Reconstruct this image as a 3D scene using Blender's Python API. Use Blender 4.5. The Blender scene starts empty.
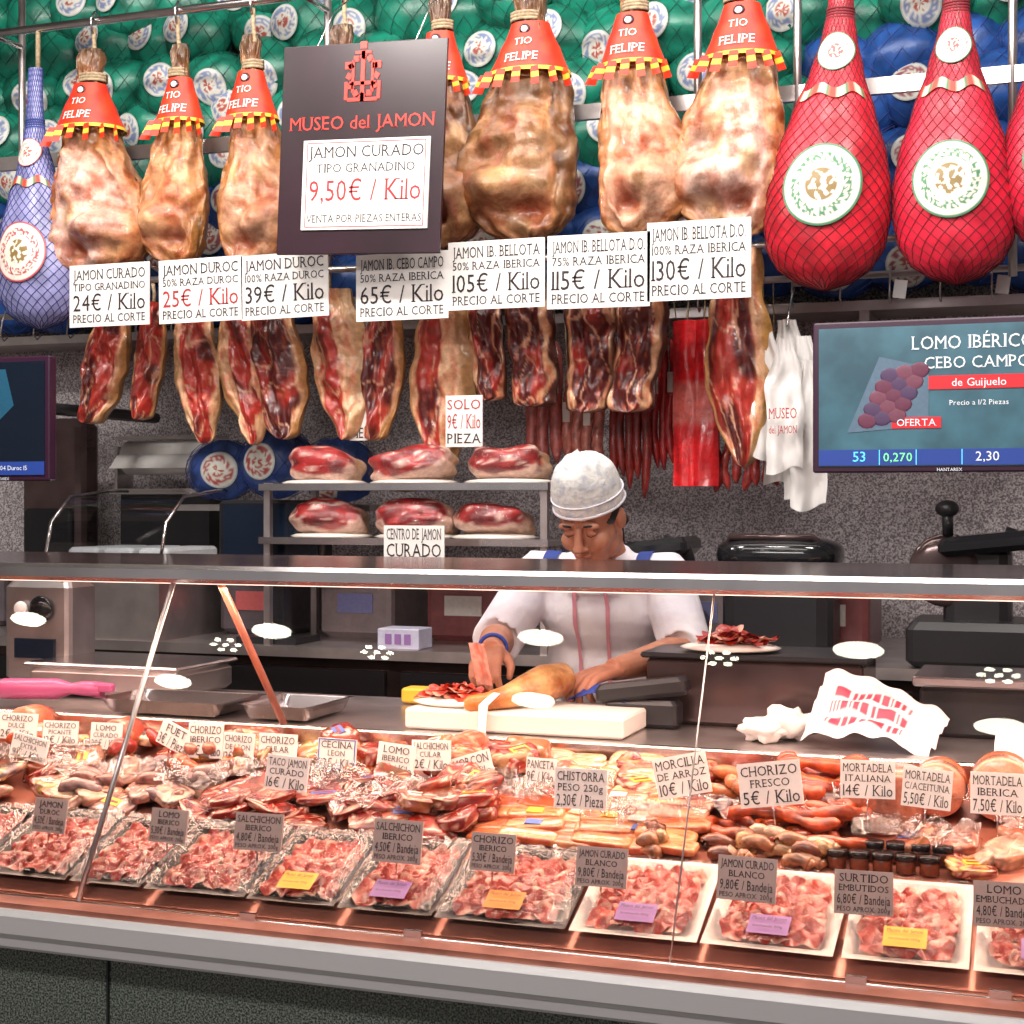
import bpy, math, random
from mathutils import Vector, Matrix, noise, Euler
R=random.Random(7)
scene=bpy.context.scene
pi=math.pi
scene.view_settings.view_transform='Standard'
# ------------------------------------------------------------------ materials
M={}
def nt(name):
    m=bpy.data.materials.new(name); m.use_nodes=True; t=m.node_tree
    return m,t,t.nodes['Principled BSDF'],t.nodes,t.links
def pm(name,col,rough=.5,metal=0.,col2=None,scale=20,bump=0.,bscale=None,emis=0.,coat=0.,lo=.4,hi=.6,spec=.5,detail=4):
    m,t,b,N,L=nt(name)
    b.inputs['Base Color'].default_value=(*col,1); b.inputs['Roughness'].default_value=rough
    b.inputs['Metallic'].default_value=metal; b.inputs['Coat Weight'].default_value=coat
    b.inputs['Specular IOR Level'].default_value=spec
    tc=N.new('ShaderNodeTexCoord')
    if col2 is not None:
        n=N.new('ShaderNodeTexNoise'); n.inputs['Detail'].default_value=detail; out=n.outputs['Fac']
        n.inputs['Scale'].default_value=scale
        L.new(tc.outputs['Object'],n.inputs['Vector'])
        r=N.new('ShaderNodeValToRGB'); r.color_ramp.elements[0].position=lo; r.color_ramp.elements[1].position=hi
        r.color_ramp.elements[0].color=(*col,1); r.color_ramp.elements[1].color=(*col2,1)
        L.new(out,r.inputs[0]); L.new(r.outputs[0],b.inputs['Base Color'])
    if bump>0:
        n=N.new('ShaderNodeTexNoise'); n.inputs['Scale'].default_value=bscale or scale; n.inputs['Detail'].default_value=5
        L.new(tc.outputs['Object'],n.inputs['Vector'])
        bp=N.new('ShaderNodeBump'); bp.inputs['Strength'].default_value=bump; bp.inputs['Distance'].default_value=.01
        L.new(n.outputs['Fac'],bp.inputs['Height']); L.new(bp.outputs[0],b.inputs['Normal'])
    if emis>0:
        b.inputs['Emission Color'].default_value=(*col,1); b.inputs['Emission Strength'].default_value=emis
    M[name]=m; return m
def vm(name,rough=.4,scale=40,amt=.5,bump=.3,coat=0.,up=.6,fine=0.):
    m,t,b,N,L=nt(name)
    tc=N.new('ShaderNodeTexCoord'); a=N.new('ShaderNodeAttribute'); a.attribute_name='Col'
    n=N.new('ShaderNodeTexNoise'); n.inputs['Scale'].default_value=scale; n.inputs['Detail'].default_value=8
    n.inputs['Roughness'].default_value=.62
    L.new(tc.outputs['Object'],n.inputs['Vector'])
    r=N.new('ShaderNodeMapRange'); r.inputs[1].default_value=.3; r.inputs[2].default_value=.7
    r.inputs[3].default_value=1-amt; r.inputs[4].default_value=1+amt*up
    L.new(n.outputs['Fac'],r.inputs[0])
    mx=N.new('ShaderNodeVectorMath'); mx.operation='SCALE'
    L.new(a.outputs['Color'],mx.inputs[0]); L.new(r.outputs[0],mx.inputs['Scale'])
    src=mx.outputs[0]
    if fine>0:
        v=N.new('ShaderNodeTexNoise'); v.inputs['Scale'].default_value=fine; v.inputs['Detail'].default_value=7; v.inputs['Roughness'].default_value=.65
        L.new(tc.outputs['Object'],v.inputs['Vector'])
        rr=N.new('ShaderNodeValToRGB'); rr.color_ramp.elements[0].position=.33; rr.color_ramp.elements[1].position=.55
        rr.color_ramp.elements[0].color=(.52,.27,.15,1); rr.color_ramp.elements[1].color=(1,1,1,1)
        L.new(v.outputs['Fac'],rr.inputs[0])
        m2=N.new('ShaderNodeVectorMath'); m2.operation='MULTIPLY'; L.new(src,m2.inputs[0]); L.new(rr.outputs[0],m2.inputs[1]); src=m2.outputs[0]
    L.new(src,b.inputs['Base Color'])
    b.inputs['Roughness'].default_value=rough; b.inputs['Coat Weight'].default_value=coat
    b.inputs['Coat Roughness'].default_value=.12
    bp=N.new('ShaderNodeBump'); bp.inputs['Strength'].default_value=bump; bp.inputs['Distance'].default_value=.008
    L.new(n.outputs['Fac'],bp.inputs['Height']); L.new(bp.outputs[0],b.inputs['Normal'])
    M[name]=m
def glassy(name,tint,fac,rough=0.,bump=0.,bscale=30,fres=True):
    m,t,b,N,L=nt(name); N.remove(b); o=N['Material Output']
    tr=N.new('ShaderNodeBsdfTransparent'); tr.inputs[0].default_value=(*tint,1)
    gl=N.new('ShaderNodeBsdfGlossy'); gl.inputs['Roughness'].default_value=rough
    mx=N.new('ShaderNodeMixShader')
    if fres:
        f=N.new('ShaderNodeFresnel'); f.inputs[0].default_value=fac; L.new(f.outputs[0],mx.inputs[0])
    else: mx.inputs[0].default_value=fac
    if bump>0:
        tc=N.new('ShaderNodeTexCoord'); n=N.new('ShaderNodeTexNoise'); n.inputs['Scale'].default_value=bscale; n.inputs['Detail'].default_value=3
        L.new(tc.outputs['Object'],n.inputs['Vector'])
        bp=N.new('ShaderNodeBump'); bp.inputs['Strength'].default_value=bump; bp.inputs['Distance'].default_value=.02
        L.new(n.outputs['Fac'],bp.inputs['Height']); L.new(bp.outputs[0],gl.inputs['Normal'])
    L.new(tr.outputs[0],mx.inputs[1]); L.new(gl.outputs[0],mx.inputs[2]); L.new(mx.outputs[0],o.inputs[0])
    M[name]=m
pm('granite',(.17,.14,.15),.3,col2=(.62,.57,.58),scale=190,lo=.40,hi=.62,detail=3)
pm('granite_dark',(.03,.042,.035),.25,col2=(.26,.29,.25),scale=280,lo=.42,hi=.64,detail=3)
pm('plaster',(.24,.22,.21),.8,col2=(.28,.26,.24),scale=4)
pm('tile_floor',(.12,.11,.10),.4,col2=(.18,.16,.15),scale=12)
pm('steel',(.62,.58,.58),.22,metal=1,col2=(.74,.70,.69),scale=6)
pm('steel_dark',(.07,.045,.045),.14,metal=.6,col2=(.12,.08,.078),scale=5)
pm('steel_brushed',(.46,.41,.40),.33,metal=.9,col2=(.60,.54,.53),scale=8)
pm('alu',(.66,.64,.65),.35,metal=.35)
pm('deck',(.52,.2,.14),.3,metal=.4,col2=(.36,.13,.09),scale=9)
pm('white_board',(.84,.80,.77),.5)
pm('sign_grey',(.42,.33,.30),.4,col2=(.48,.38,.35),scale=10)
pm('ink',(.02,.01,.015),.6)
pm('ink_red',(.42,.02,.03),.6)
pm('ink_blue',(.03,.08,.35),.6)
pm('board_dark',(.020,.008,.012),.3,col2=(.032,.012,.020),scale=3)
pm('red_letter',(.78,.035,.02),.4)
pm('red_plastic',(.78,.045,.012),.42,col2=(.66,.025,.01),scale=20)
pm('yellow',(.85,.5,.04),.5)
pm('orange',(.80,.30,.05),.5)
pm('purple',(.34,.17,.44),.5)
pm('rope',(.28,.2,.12),.9,col2=(.42,.32,.2),scale=120)
pm('black',(.018,.017,.02),.35)
pm('black_gloss',(.012,.012,.014),.12)
pm('bezel',(.04,.012,.032),.25)
pm('screen',(.03,.085,.12),.3,col2=(.06,.17,.23),scale=5)
pm('screen_dark',(.006,.012,.025),.2)
pm('screen_bar',(.02,.05,.25),.3,emis=.4)
pm('cyan',(.1,.6,.95),.3,emis=.9)
pm('scr_white',(.8,.85,.9),.3,emis=.2)
pm('scr_green',(.2,.9,.3),.3,emis=.7)
pm('scr_red',(.6,.02,.03),.3,emis=.2)
pm('navy',(.015,.04,.22),.7)
pm('blue_cloth',(.02,.05,.30),.7,bump=.3,bscale=60)
pm('shirt',(.78,.74,.77),.75,col2=(.66,.62,.68),scale=14,bump=.35,bscale=22)
pm('trousers',(.03,.03,.04),.8)
pm('pinkstripe',(.62,.25,.30),.7)
pm('capcloth',(.76,.73,.70),.7,col2=(.58,.58,.62),scale=60,lo=.47,hi=.62,bump=.4,bscale=60)
pm('skin',(.47,.20,.12),.5,col2=(.40,.155,.09),scale=30)
pm('lip',(.36,.11,.085),.45)
pm('hair',(.01,.008,.007),.5)
pm('net_dark',(.16,.01,.018),.7)
pm('net_blue',(.03,.05,.22),.7)
pm('net_green',(.01,.09,.06),.7)
pm('paper',(.76,.73,.71),.7,bump=.3,bscale=25)
pm('poly_board',(.80,.74,.68),.45)
pm('pinkbottle',(.42,.08,.20),.35)
pm('greenhead',(.02,.16,.09),.6)
pm('lamp',(1,.97,.78),.5,emis=48)
pm('led',(1,.74,.62),.5,emis=2.2)
vm('v_ham',.36,20,.45,.9,coat=.16,up=.45,fine=15)
vm('v_skin',.42,30,.4,.5,coat=.10,up=.5)
vm('v_meat',.3,55,.4,.45,coat=.35,up=.3)
vm('v_slice',.3,60,.25,.3,coat=.3,up=.3)
vm('v_pack',.2,45,.4,.5,coat=.6,up=.35)
vm('v_plastic',.33,30,.22,.25,up=.3)
vm('v_label',.45,90,.12,.0)
glassy('glass',(.97,.95,.95),1.42)
glassy('acrylic',(.9,.92,.93),.12,.05,fres=False)
glassy('film',(.98,.97,.97),.05,.12,bump=1.,bscale=45,fres=False)
glassy('crinkle',(.85,.82,.82),.20,.16,bump=1.,bscale=60,fres=False)
# ------------------------------------------------------------------ mesh builder
class MB:
    def __init__(s): s.v=[];s.f=[];s.mi=[];s.c=[];s.m=[];s.sm=[]
    def mid(s,m):
        if m not in s.m: s.m.append(m)
        return s.m.index(m)
    def add(s,vs,fs,m,col=(1,1,1),smooth=True,T=None):
        o=len(s.v); k=s.mid(m)
        for v in vs:
            s.v.append(tuple(T@Vector(v)) if T else tuple(v))
        if col and isinstance(col[0],(tuple,list)): s.c+=list(col)
        else: s.c+=[col]*len(vs)
        for f in fs: s.f.append(tuple(i+o for i in f)); s.mi.append(k); s.sm.append(smooth)
    def box(s,c,d,m,col=(1,1,1),rot=None,T=None,bev=0):
        x,y,z=[q/2 for q in d]
        if bev<=0:
            vs=[(a*x,b*y,e*z) for a in(-1,1) for b in(-1,1) for e in(-1,1)]
            fs=[(0,1,3,2),(4,6,7,5),(0,4,5,1),(2,3,7,6),(0,2,6,4),(1,5,7,3)]
        else:
            b=min(bev,x*.95,y*.95,z*.95); vs=[];fs=[]
            def ring(hx,hy,zz):
                i=len(vs)
                for sx,sy in((1,1),(-1,1),(-1,-1),(1,-1)):
                    pts=[(sx*hx,sy*(hy-b)),(sx*(hx-b*.3),sy*(hy-b*.3)),(sx*(hx-b),sy*hy)]
                    if sx*sy<0: pts=pts[::-1]
                    for p in pts: vs.append((p[0],p[1],zz))
                return i
            rs=[ring(x-b,y-b,-z) if min(x,y)>2*b else ring(x-b*.7,y-b*.7,-z),ring(x,y,-z+b),ring(x,y,z-b),ring(x-b*.7,y-b*.7,z)]
            for a,bb in zip(rs,rs[1:]):
                for i in range(12): fs.append((a+i,a+(i+1)%12,bb+(i+1)%12,bb+i))
            fs.append(tuple(range(rs[-1],rs[-1]+12))); fs.append(tuple(range(rs[0]+11,rs[0]-1,-1)))
        TT=Matrix.Translation(c)
        if rot: TT=TT@Euler([math.radians(q) for q in rot]).to_matrix().to_4x4()
        if T: TT=T@TT
        s.add(vs,fs,m,col,False,TT)
    def tube(s,P,r,m,col=(1,1,1),n=10,cap=True,flat=1.,T=None):
        P=[Vector(p) for p in P]; k=len(P)
        if not isinstance(r,(list,tuple)): r=[r]*k
        vs=[];cs=[]
        up=Vector((0,0,1)); pr=None
        for i,p in enumerate(P):
            d=(P[min(i+1,k-1)]-P[max(i-1,0)]).normalized()
            if pr is None:
                a=up.cross(d)
                if a.length<.05: a=Vector((1,0,0)).cross(d)
                a.normalize()
            else:
                a=pr-d*pr.dot(d)
                a.normalize()
            pr=a; b=d.cross(a)
            for j in range(n):
                t=2*pi*j/n; vs.append(p+a*math.cos(t)*r[i]+b*math.sin(t)*r[i]*flat)
                cs.append(col(i/(k-1),t) if callable(col) else col)
        fs=[(i*n+j,i*n+(j+1)%n,(i+1)*n+(j+1)%n,(i+1)*n+j) for i in range(k-1) for j in range(n)]
        if cap: fs+= [tuple(range(n-1,-1,-1)),tuple(range((k-1)*n,k*n))]
        s.add(vs,fs,m,cs,True,T)
    def ell(s,c,r,m,col=(1,1,1),nu=20,nv=12,rot=None,e=1.,dz=0.,T=None,seed=0):
        vs=[];cs=[]
        def sg(x,e): return math.copysign(abs(x)**e,x)
        for i in range(nv+1):
            ph=-pi/2+pi*i/nv
            for j in range(nu):
                t=2*pi*j/nu
                p=Vector((sg(math.cos(ph),e)*sg(math.cos(t),e),sg(math.cos(ph),e)*sg(math.sin(t),e),sg(math.sin(ph),e)))
                if dz: p*=1+dz*noise.noise(p*1.7+Vector((seed*3.1,0,seed)))
                vs.append((p.x*r[0],p.y*r[1],p.z*r[2]))
                cs.append(col(p) if callable(col) else col)
        fs=[(i*nu+j,i*nu+(j+1)%nu,(i+1)*nu+(j+1)%nu,(i+1)*nu+j) for i in range(nv) for j in range(nu)]
        TT=Matrix.Translation(c)
        if rot: TT=TT@Euler([math.radians(q) for q in rot]).to_matrix().to_4x4()
        if T: TT=T@TT
        s.add(vs,fs,m,cs,True,TT)
    def grid(s,fn,nu,nv,m,col=(1,1,1),T=None,smooth=True):
        vs=[];cs=[]
        for j in range(nv+1):
            for i in range(nu+1):
                u,v=i/nu,j/nv; vs.append(fn(u,v)); cs.append(col(u,v) if callable(col) else col)
        w=nu+1
        fs=[(j*w+i,j*w+i+1,(j+1)*w+i+1,(j+1)*w+i) for j in range(nv) for i in range(nu)]
        s.add(vs,fs,m,cs,smooth,T)
    def build(s,name,parent=None,loc=None,rot=None):
        me=bpy.data.meshes.new(name); me.from_pydata(s.v,[],s.f)
        for m in s.m: me.materials.append(M[m])
        me.polygons.foreach_set('material_index',s.mi); me.polygons.foreach_set('use_smooth',s.sm)
        a=me.color_attributes.new('Col','FLOAT_COLOR','POINT')
        a.data.foreach_set('color',[q for c in s.c for q in (c[0],c[1],c[2],1.)])
        me.update(); o=bpy.data.objects.new(name,me); scene.collection.objects.link(o)
        if parent: o.parent=parent
        if loc: o.location=loc
        if rot: o.rotation_euler=[math.radians(q) for q in rot]
        return o
def empty(name,loc=(0,0,0)):
    o=bpy.data.objects.new(name,None); o.empty_display_size=.05; o.location=loc; scene.collection.objects.link(o); return o
def mixc(a,b,t):
    t=max(0,min(1,t)); return tuple(a[i]*(1-t)+b[i]*t for i in range(3))
def sst(a,b,x):
    t=max(0,min(1,(x-a)/(b-a))); return t*t*(3-2*t)
def nz(x,y,z=0): return noise.noise(Vector((x,y,z)))
# ------------------------------------------------------------------ text
G={}
SER={'I':([.5],[.5]),'H':([0,1],[0,1]),'A':([0,1],[]),'M':([0,1],[]),'N':([0],[1]),'R':([0,1],[0]),'P':([0],[0]),'K':([0,1],[0,1]),
'F':([0],[0]),'T':([.5],[]),'L':([0],[0]),'E':([0],[0]),'É':([0],[]),'B':([0],[0]),'D':([0],[0]),'U':([],[0,1]),'V':([],[0,1]),'Y':([.5],[0,1]),'X':([0,1],[0,1]),'J':([],[1]),'1':([.6],[]),'i':([.5],[]),'l':([.5],[])}
def glyph(ch):
    if ch in G: return G[ch]
    if ch==' ': G[ch]=([],[],.3); return G[ch]
    cu=bpy.data.curves.new('g','FONT'); cu.body=ch; cu.resolution_u=2
    ob=bpy.data.objects.new('g',cu); scene.collection.objects.link(ob); bpy.context.view_layer.update()
    ev=ob.evaluated_get(bpy.context.evaluated_depsgraph_get()); me=ev.to_mesh()
    vs=[(v.co.x,v.co.y) for v in me.vertices]; fs=[tuple(p.vertices) for p in me.polygons]
    ev.to_mesh_clear(); bpy.data.objects.remove(ob); bpy.data.curves.remove(cu)
    if not vs: G[ch]=([],[],.3); return G[ch]
    x0=min(v[0] for v in vs);x1=max(v[0] for v in vs); y1=max(v[1] for v in vs)
    vs=[(v[0]-x0,v[1]) for v in vs]; w=x1-x0
    if ch=='I': vs=[(v[0]*1.3+.05,v[1]) for v in vs]; w+=.1
    if ch in SER:
        b,t=SER[ch]
        for lst,y in((b,0),(t,(.7 if ch!='l' else y1)-.04)):
            for f in lst:
                cx=f*w if f==.5 else (.05 if f==0 else w-.05)
                if ch=='A': cx=f*w
                i=len(vs); vs+=[(cx-.10,y),(cx+.10,y),(cx+.10,y+.04),(cx-.10,y+.04)]; fs.append((i,i+1,i+2,i+3))
    G[ch]=(vs,fs,w+.1); return G[ch]
def text(mb,s,cx,z,h,maxw,m,y=-.001,T=None,warp=None):
    sz=h/.72; W=sum(glyph(c)[2] for c in s)-.1; sx=sz
    if W*sx>maxw: sx=maxw/W
    x=cx-W*sx/2
    for c in s:
        vs,fs,w=glyph(c)
        if fs: mb.add([(x+a*sx,warp(x+a*sx,z+b*sz) if warp else y,z+b*sz) for a,b in vs],fs,m,(1,1,1),False,T)
        x+=w*sx
def sign(x,y,z,w,h,lines,rot=(0,0,0),board='white_board',name='price_sign',stick=0,border=None,parent=None):
    mb=MB(); mb.box((0,0,h/2),(w,.004,h),board,bev=0)
    if border:
        for a,b,c,d in((0,h*.03,w*.96,h*.03),(0,h*.97,w*.96,h*.03)): mb.box((a,-.0025,b),(c,.001,d),border)
        for a in(-1,1): mb.box((a*w*.47,-.0025,h/2),(h*.03,.001,h*.94),border)
    lines=[l for l in lines if l[0]]
    tot=sum(l[1] for l in lines); g_=.30
    unit=h*.86/(tot+g_*(len(lines)-1)); zz=h*.93
    for s,rh,m in lines:
        ch=unit*rh; zz-=ch; text(mb,s,0,zz,ch*.98,w*.9,m,-.0032); zz-=unit*g_
    if stick: mb.tube([(0,.003,-stick),(0,.003,h*.3)],.0015,'steel',n=6)
    return mb.build(name,parent,(x,y,z),rot)
# ------------------------------------------------------------------ room
def simple(name,c,d,m,bev=0):
    mb=MB(); mb.box((0,0,0),d,m,bev=bev); return mb.build(name,None,c)
simple('floor',(-1.6,1.6,-.05),(7.2,7.4,.1),'tile_floor')
simple('ceiling',(-1.6,1.6,3.56),(7.2,7.4,.1),'plaster')
simple('wall_back',(-1.6,5.05,1.75),(7.2,.1,3.5),'granite')
simple('wall_left',(-5.15,1.6,1.75),(.1,7.0,3.5),'plaster')
simple('wall_right',(1.95,1.6,1.75),(.1,7.0,3.5),'plaster')
# ------------------------------------------------------------------ hams
def rprof(tab,t):
    for (a,ra),(b,rb) in zip(tab,tab[1:]):
        if t<=b:
            k=(t-a)/(b-a); k2=k*k*(3-2*k)*.5+k*.5
            return ra+(rb-ra)*k2
    return tab[-1][1]
HT=[(0,.2),(.04,.27),(.08,.24),(.13,.21),(.19,.28),(.27,.42),(.36,.56),(.46,.7),(.57,.84),(.67,.95),(.76,1.),(.84,.97),(.9,.86),(.95,.66),(.985,.36),(1.,.02)]
def ham(x,zb,zt,w,face,skin,seed,name='cured_ham',y=4.2,lean=0.,collar=True,flip=1,cover=1.,pw=1.):
    H=zt-zb; mb=MB(); nu,nv=64,90; hw=w/2
    def prof(t): return rprof(HT,t**(1+(pw-1)*sst(.3,.6,t)))
    def cen(t): return flip*hw*(.22*math.sin(t*pi*1.1-.5)*sst(.2,.8,t)-.06)
    vs=[];cs=[]
    for i in range(nv+1):
        t=i/nv; r=prof(t)*hw; off=cen(t)
        for j in range(nu):
            a=2*pi*j/nu; cx,sy=math.cos(a),math.sin(a)
            ex=1.+.12*flip*cx*sst(.5,.9,t)
            px=off+r*cx*ex*.97*(1+.13*nz(seed*3,t*5,cx)*sst(.4,.6,t)); dep=.62 if sy>0 else .50
            py=r*sy*dep
            fr=max(0,-sy)
            bump=.26*math.exp(-((cx-.3*flip)**2*7+(t-.80)**2*190))+.10*math.exp(-((cx+.35*flip)**2*8+(t-.62)**2*60))-.20*math.exp(-((cx+.15*flip)**2*6+(t-.88)**2*500))-.13*math.exp(-((cx-.4*flip)**2*9+(t-.66)**2*240))
            py-=bump*fr*w*.9
            n1=nz(cx*1.6+seed,t*5,sy*1.5); n2=nz(cx*4+seed*2,t*14,sy*4); n3=nz(cx*9+seed,t*34,sy*9)
            py+=(n2*.022+n3*.007)*w/.3; px+=n1*.02*sst(.2,.4,t)
            vs.append((px,py,-t*H+n2*.006))
            rim=abs(cx)
            mask=sst(.28,.50,fr+.35*n1+.15*n2-(1-cover)*.5)*sst(.40+.12*n1,.54,t)*(1-sst(.90,1.0,t+.05*n1)*.7)
            c=mixc(skin,tuple(q*.38 for q in skin),sst(.0,.5,nz(cx*3+seed*5,t*9,sy*3)))
            c=mixc(c,(.22,.10,.035),sst(.0,.5,nz(cx*7+seed*3,t*22,sy*5))*.5)
            if t<.17: c=mixc((.10,.055,.03),c,t/.17)
            f=mixc(face,(face[0]*.90,face[1]*.58,face[2]*.50),sst(-.05,.4,nz(cx*2.0+seed*9,t*5,2)))
            f=mixc(f,(.68,.38,.17),sst(.1,.45,nz(cx*2.4+seed*4,t*6,7))*.75)
            f=mixc(f,(.45,.14,.09),sst(.15,.5,nz(cx*3.4+seed*7,t*10,5))*.65)
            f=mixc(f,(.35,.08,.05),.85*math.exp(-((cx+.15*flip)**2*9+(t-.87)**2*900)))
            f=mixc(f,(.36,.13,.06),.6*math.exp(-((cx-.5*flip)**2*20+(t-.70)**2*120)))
            f=mixc(f,(.56,.22,.06),sst(.60,.88,rim)*.85)
            cs.append(mixc(c,f,mask))
    fs=[(i*nu+j,(i+1)*nu+j,(i+1)*nu+(j+1)%nu,i*nu+(j+1)%nu) for i in range(nv) for j in range(nu)]
    mb.add(vs,fs,'v_ham',cs)
    ztop=3.03-zt
    mb.tube([(0,0,-.1*H),(.012,-.01,-.02),(0,0,.03),(0,0,max(.05,ztop-.02))],.007,'rope',n=6)
    mb.tube([(0,.02,ztop+.02),(0,0,ztop+.03),(0,-.02,ztop),(0,-.01,ztop-.04),(0,.01,ztop-.04)],.004,'steel',n=6)
    for k in range(3):
        zc=-.115*H-k*.009
        mb.tube([(.2*hw*1.15*math.cos(q*pi/6),.2*hw*.9*math.sin(q*pi/6),zc) for q in range(13)],.006,'rope',n=5,cap=False)
    if collar:
        t0,t1=.155,.345
        def rad(t): return prof(t)*hw*1.07+.008
        def cf(u,v):
            a=2*pi*u+pi/2; t=t0+(t1-t0)*v; r=rad(t)
            return (cen(t)+r*math.cos(a),r*.75*math.sin(a),-t*H)
        mb.grid(cf,28,6,'red_plastic')
        def cf2(u,v):
            p=cf(u,1+v*.08); return (p[0]*1.02,p[1]*1.04-.002,p[2])
        mb.grid(cf2,28,1,'yellow')
        for k in range(-3,4):
            a=-pi/2+k*.40; t=.355; r=rad(t)*1.03
            p=Vector((cen(t)+r*math.cos(a),r*.78*math.sin(a)-.004,-t*H+.004))
            out=Vector((math.cos(a)*.018,-.014,0)); dx=Vector((.012,-.003*k,0)); dn=Vector((0,0,-.04-.006*(k%2)))
            for q0,q1,mm in((0,.4,'red_plastic'),(.4,.75,'yellow'),(.75,1.2,'red_plastic')):
                A=p+(out+dn)*q0; B=p+(out+dn)*q1
                mb.add([A-dx,A+dx,B+dx*1.1,B-dx*1.1],[(0,1,2,3)],mm,smooth=False)
        for s_,tt,hh in(('TIO',.235,.022),('FELIPE',.30,.026)):
            def wp(X,Z):
                t=-Z/H; r=rad(t); dx=min(.95,abs(X-cen(t))/r); return -r*.75*math.sqrt(1-dx*dx)-.003
            text(mb,s_,cen(tt),-tt*H-.014,hh,rad(tt)*1.45,'white_board',warp=wp)
        tt=.19; r=rad(tt)
        mb.ell((cen(tt),-r*.75,-tt*H),(.017,.006,.016),'board_dark',nu=12,nv=6)
        mb.ell((cen(tt),-r*.75-.003,-tt*H),(.011,.006,.010),'white_board',nu=12,nv=6)
    return mb.build(name,None,(x,y,zt),(0,lean,0))
ham(-2.951,2.203,2.94,.38,(.88,.56,.46),(.54,.22,.07),1,lean=1,cover=1.3,pw=1.1)
ham(-2.640,2.226,2.924,.25,(.72,.36,.18),(.52,.22,.06),2,flip=-1,cover=.8,pw=.95)
ham(-2.374,2.191,2.928,.27,(.76,.42,.26),(.52,.22,.07),3,pw=1.1)
ham(-2.064,2.25,2.926,.30,(.6,.3,.18),(.4,.18,.08),4)
ham(-1.745,2.234,2.985,.26,(.42,.22,.12),(.28,.13,.06),5,cover=.5,pw=1.05)
ham(-1.484,2.233,2.98,.385,(.44,.24,.12),(.32,.16,.07),6,flip=-1,cover=.6,pw=.9)
ham(-1.161,2.234,2.975,.30,(.88,.52,.35),(.58,.28,.11),7,pw=1.15,cover=1.1)
ham(-.869,2.217,2.97,.335,(.90,.63,.52),(.64,.34,.15),8,flip=-1,cover=1.4)
NT=[(0,.16),(.1,.17),(.2,.2),(.28,.27),(.38,.42),(.5,.66),(.62,.87),(.72,.98),(.8,1.),(.88,.93),(.94,.74),(.98,.42),(1.,.05)]
def netham(x,zb,zt,w,col,netm,seed,name,labcol,y=4.2,lean=0):
    H=zt-zb; hw=w/2; mb=MB(); ra=.72
    def S(a,t,k=1.): 
        r=rprof(NT,t)*hw*k*(1+.05*nz(math.cos(a)*1.5+seed,t*4,math.sin(a))); return (r*math.cos(a)+.012*math.sin(t*4+seed),r*ra*math.sin(a),-t*H)
    mb.grid(lambda u,v:S(2*pi*u,v),44,50,'v_plastic',lambda u,v:mixc(col,tuple(q*.6 for q in col),sst(-.2,.5,nz(math.cos(2*pi*u)*2+seed,math.sin(2*pi*u)*2,v*8))))
    for dr in(-1,1):
        for k in range(24):
            P=[S(2*pi*k/24+dr*t*6.5,t,1.012) for t in [q/50 for q in range(51)]]
            mb.tube(P,.0011,netm,n=4,cap=False)
    def patch(tc,rad,c1,c2,c3):
        zc=-tc*H
        def f(u,v):
            a=2*pi*u; X=rad*v*math.cos(a); Z=zc+rad*v*math.sin(a)*1.05; t=max(0,min(1,-Z/H)); r=rprof(NT,t)*hw*1.03; o_=.012*math.sin(t*4+seed)
            return (X+o_,-ra*math.sqrt(max(r*r-X*X,1e-5))-.005-.002*(1-v),Z)
        def c(u,v):
            if v>.93: return c1
            if v>.80: return (.80,.73,.65)
            if v>.55: return mixc((.80,.73,.64),c2,1. if nz(math.cos(2*pi*u)*12*v,math.sin(2*pi*u)*12*v,seed)>.02 else .0)
            if v>.48: return (.80,.74,.64)
            return c3 if nz(math.cos(2*pi*u)*v*7+seed,math.sin(2*pi*u)*v*7)>-.05 and v<.4 else (.80,.74,.62)
        mb.grid(f,90,26,'v_label',c)
    patch(.72,hw*.62,labcol,labcol,(.25,.16,.05)); patch(.33,hw*.30,labcol,(.3,.3,.3),(.4,.1,.1))
    mb.grid(lambda u,v:(lambda p:(p[0],p[1]-.006,p[2]))(S(-pi/2+(u-.5)*2.2,.43+.03*v+.010*math.sin(u*14))),20,2,'v_label',lambda u,v:(.6,.05,.03) if int(u*12)%3==0 else (.7,.6,.45) if int(u*12)%3==1 else (.05,.2,.1))
    mb.tube([(0,0,0),(0,0,max(.03,3.03-zt))],.008,'rope',n=6)
    for k in range(4): mb.tube([S(q*pi/8,.2,1.03)[:2]+(-.2*H-k*.008+.0,) for q in range(17)],.004,netm,n=5,cap=False)
    return mb.build(name,None,(x,y,zt),(0,lean,0))
netham(-.600,2.062,3.0,.335,(.74,.018,.04),'net_dark',1,'red_netted_ham',(.06,.22,.11),lean=1.5)
netham(-.302,2.062,2.98,.31,(.74,.018,.05),'net_dark',2,'red_netted_ham',(.06,.22,.11),lean=-1)
netham(-.030,2.12,2.95,.30,(.74,.018,.05),'net_dark',3,'red_netted_ham',(.06,.22,.11))
netham(-3.165,2.052,2.9,.30,(.34,.33,.60),'net_blue',4,'violet_netted_ham',(.45,.06,.08),lean=0)
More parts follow.
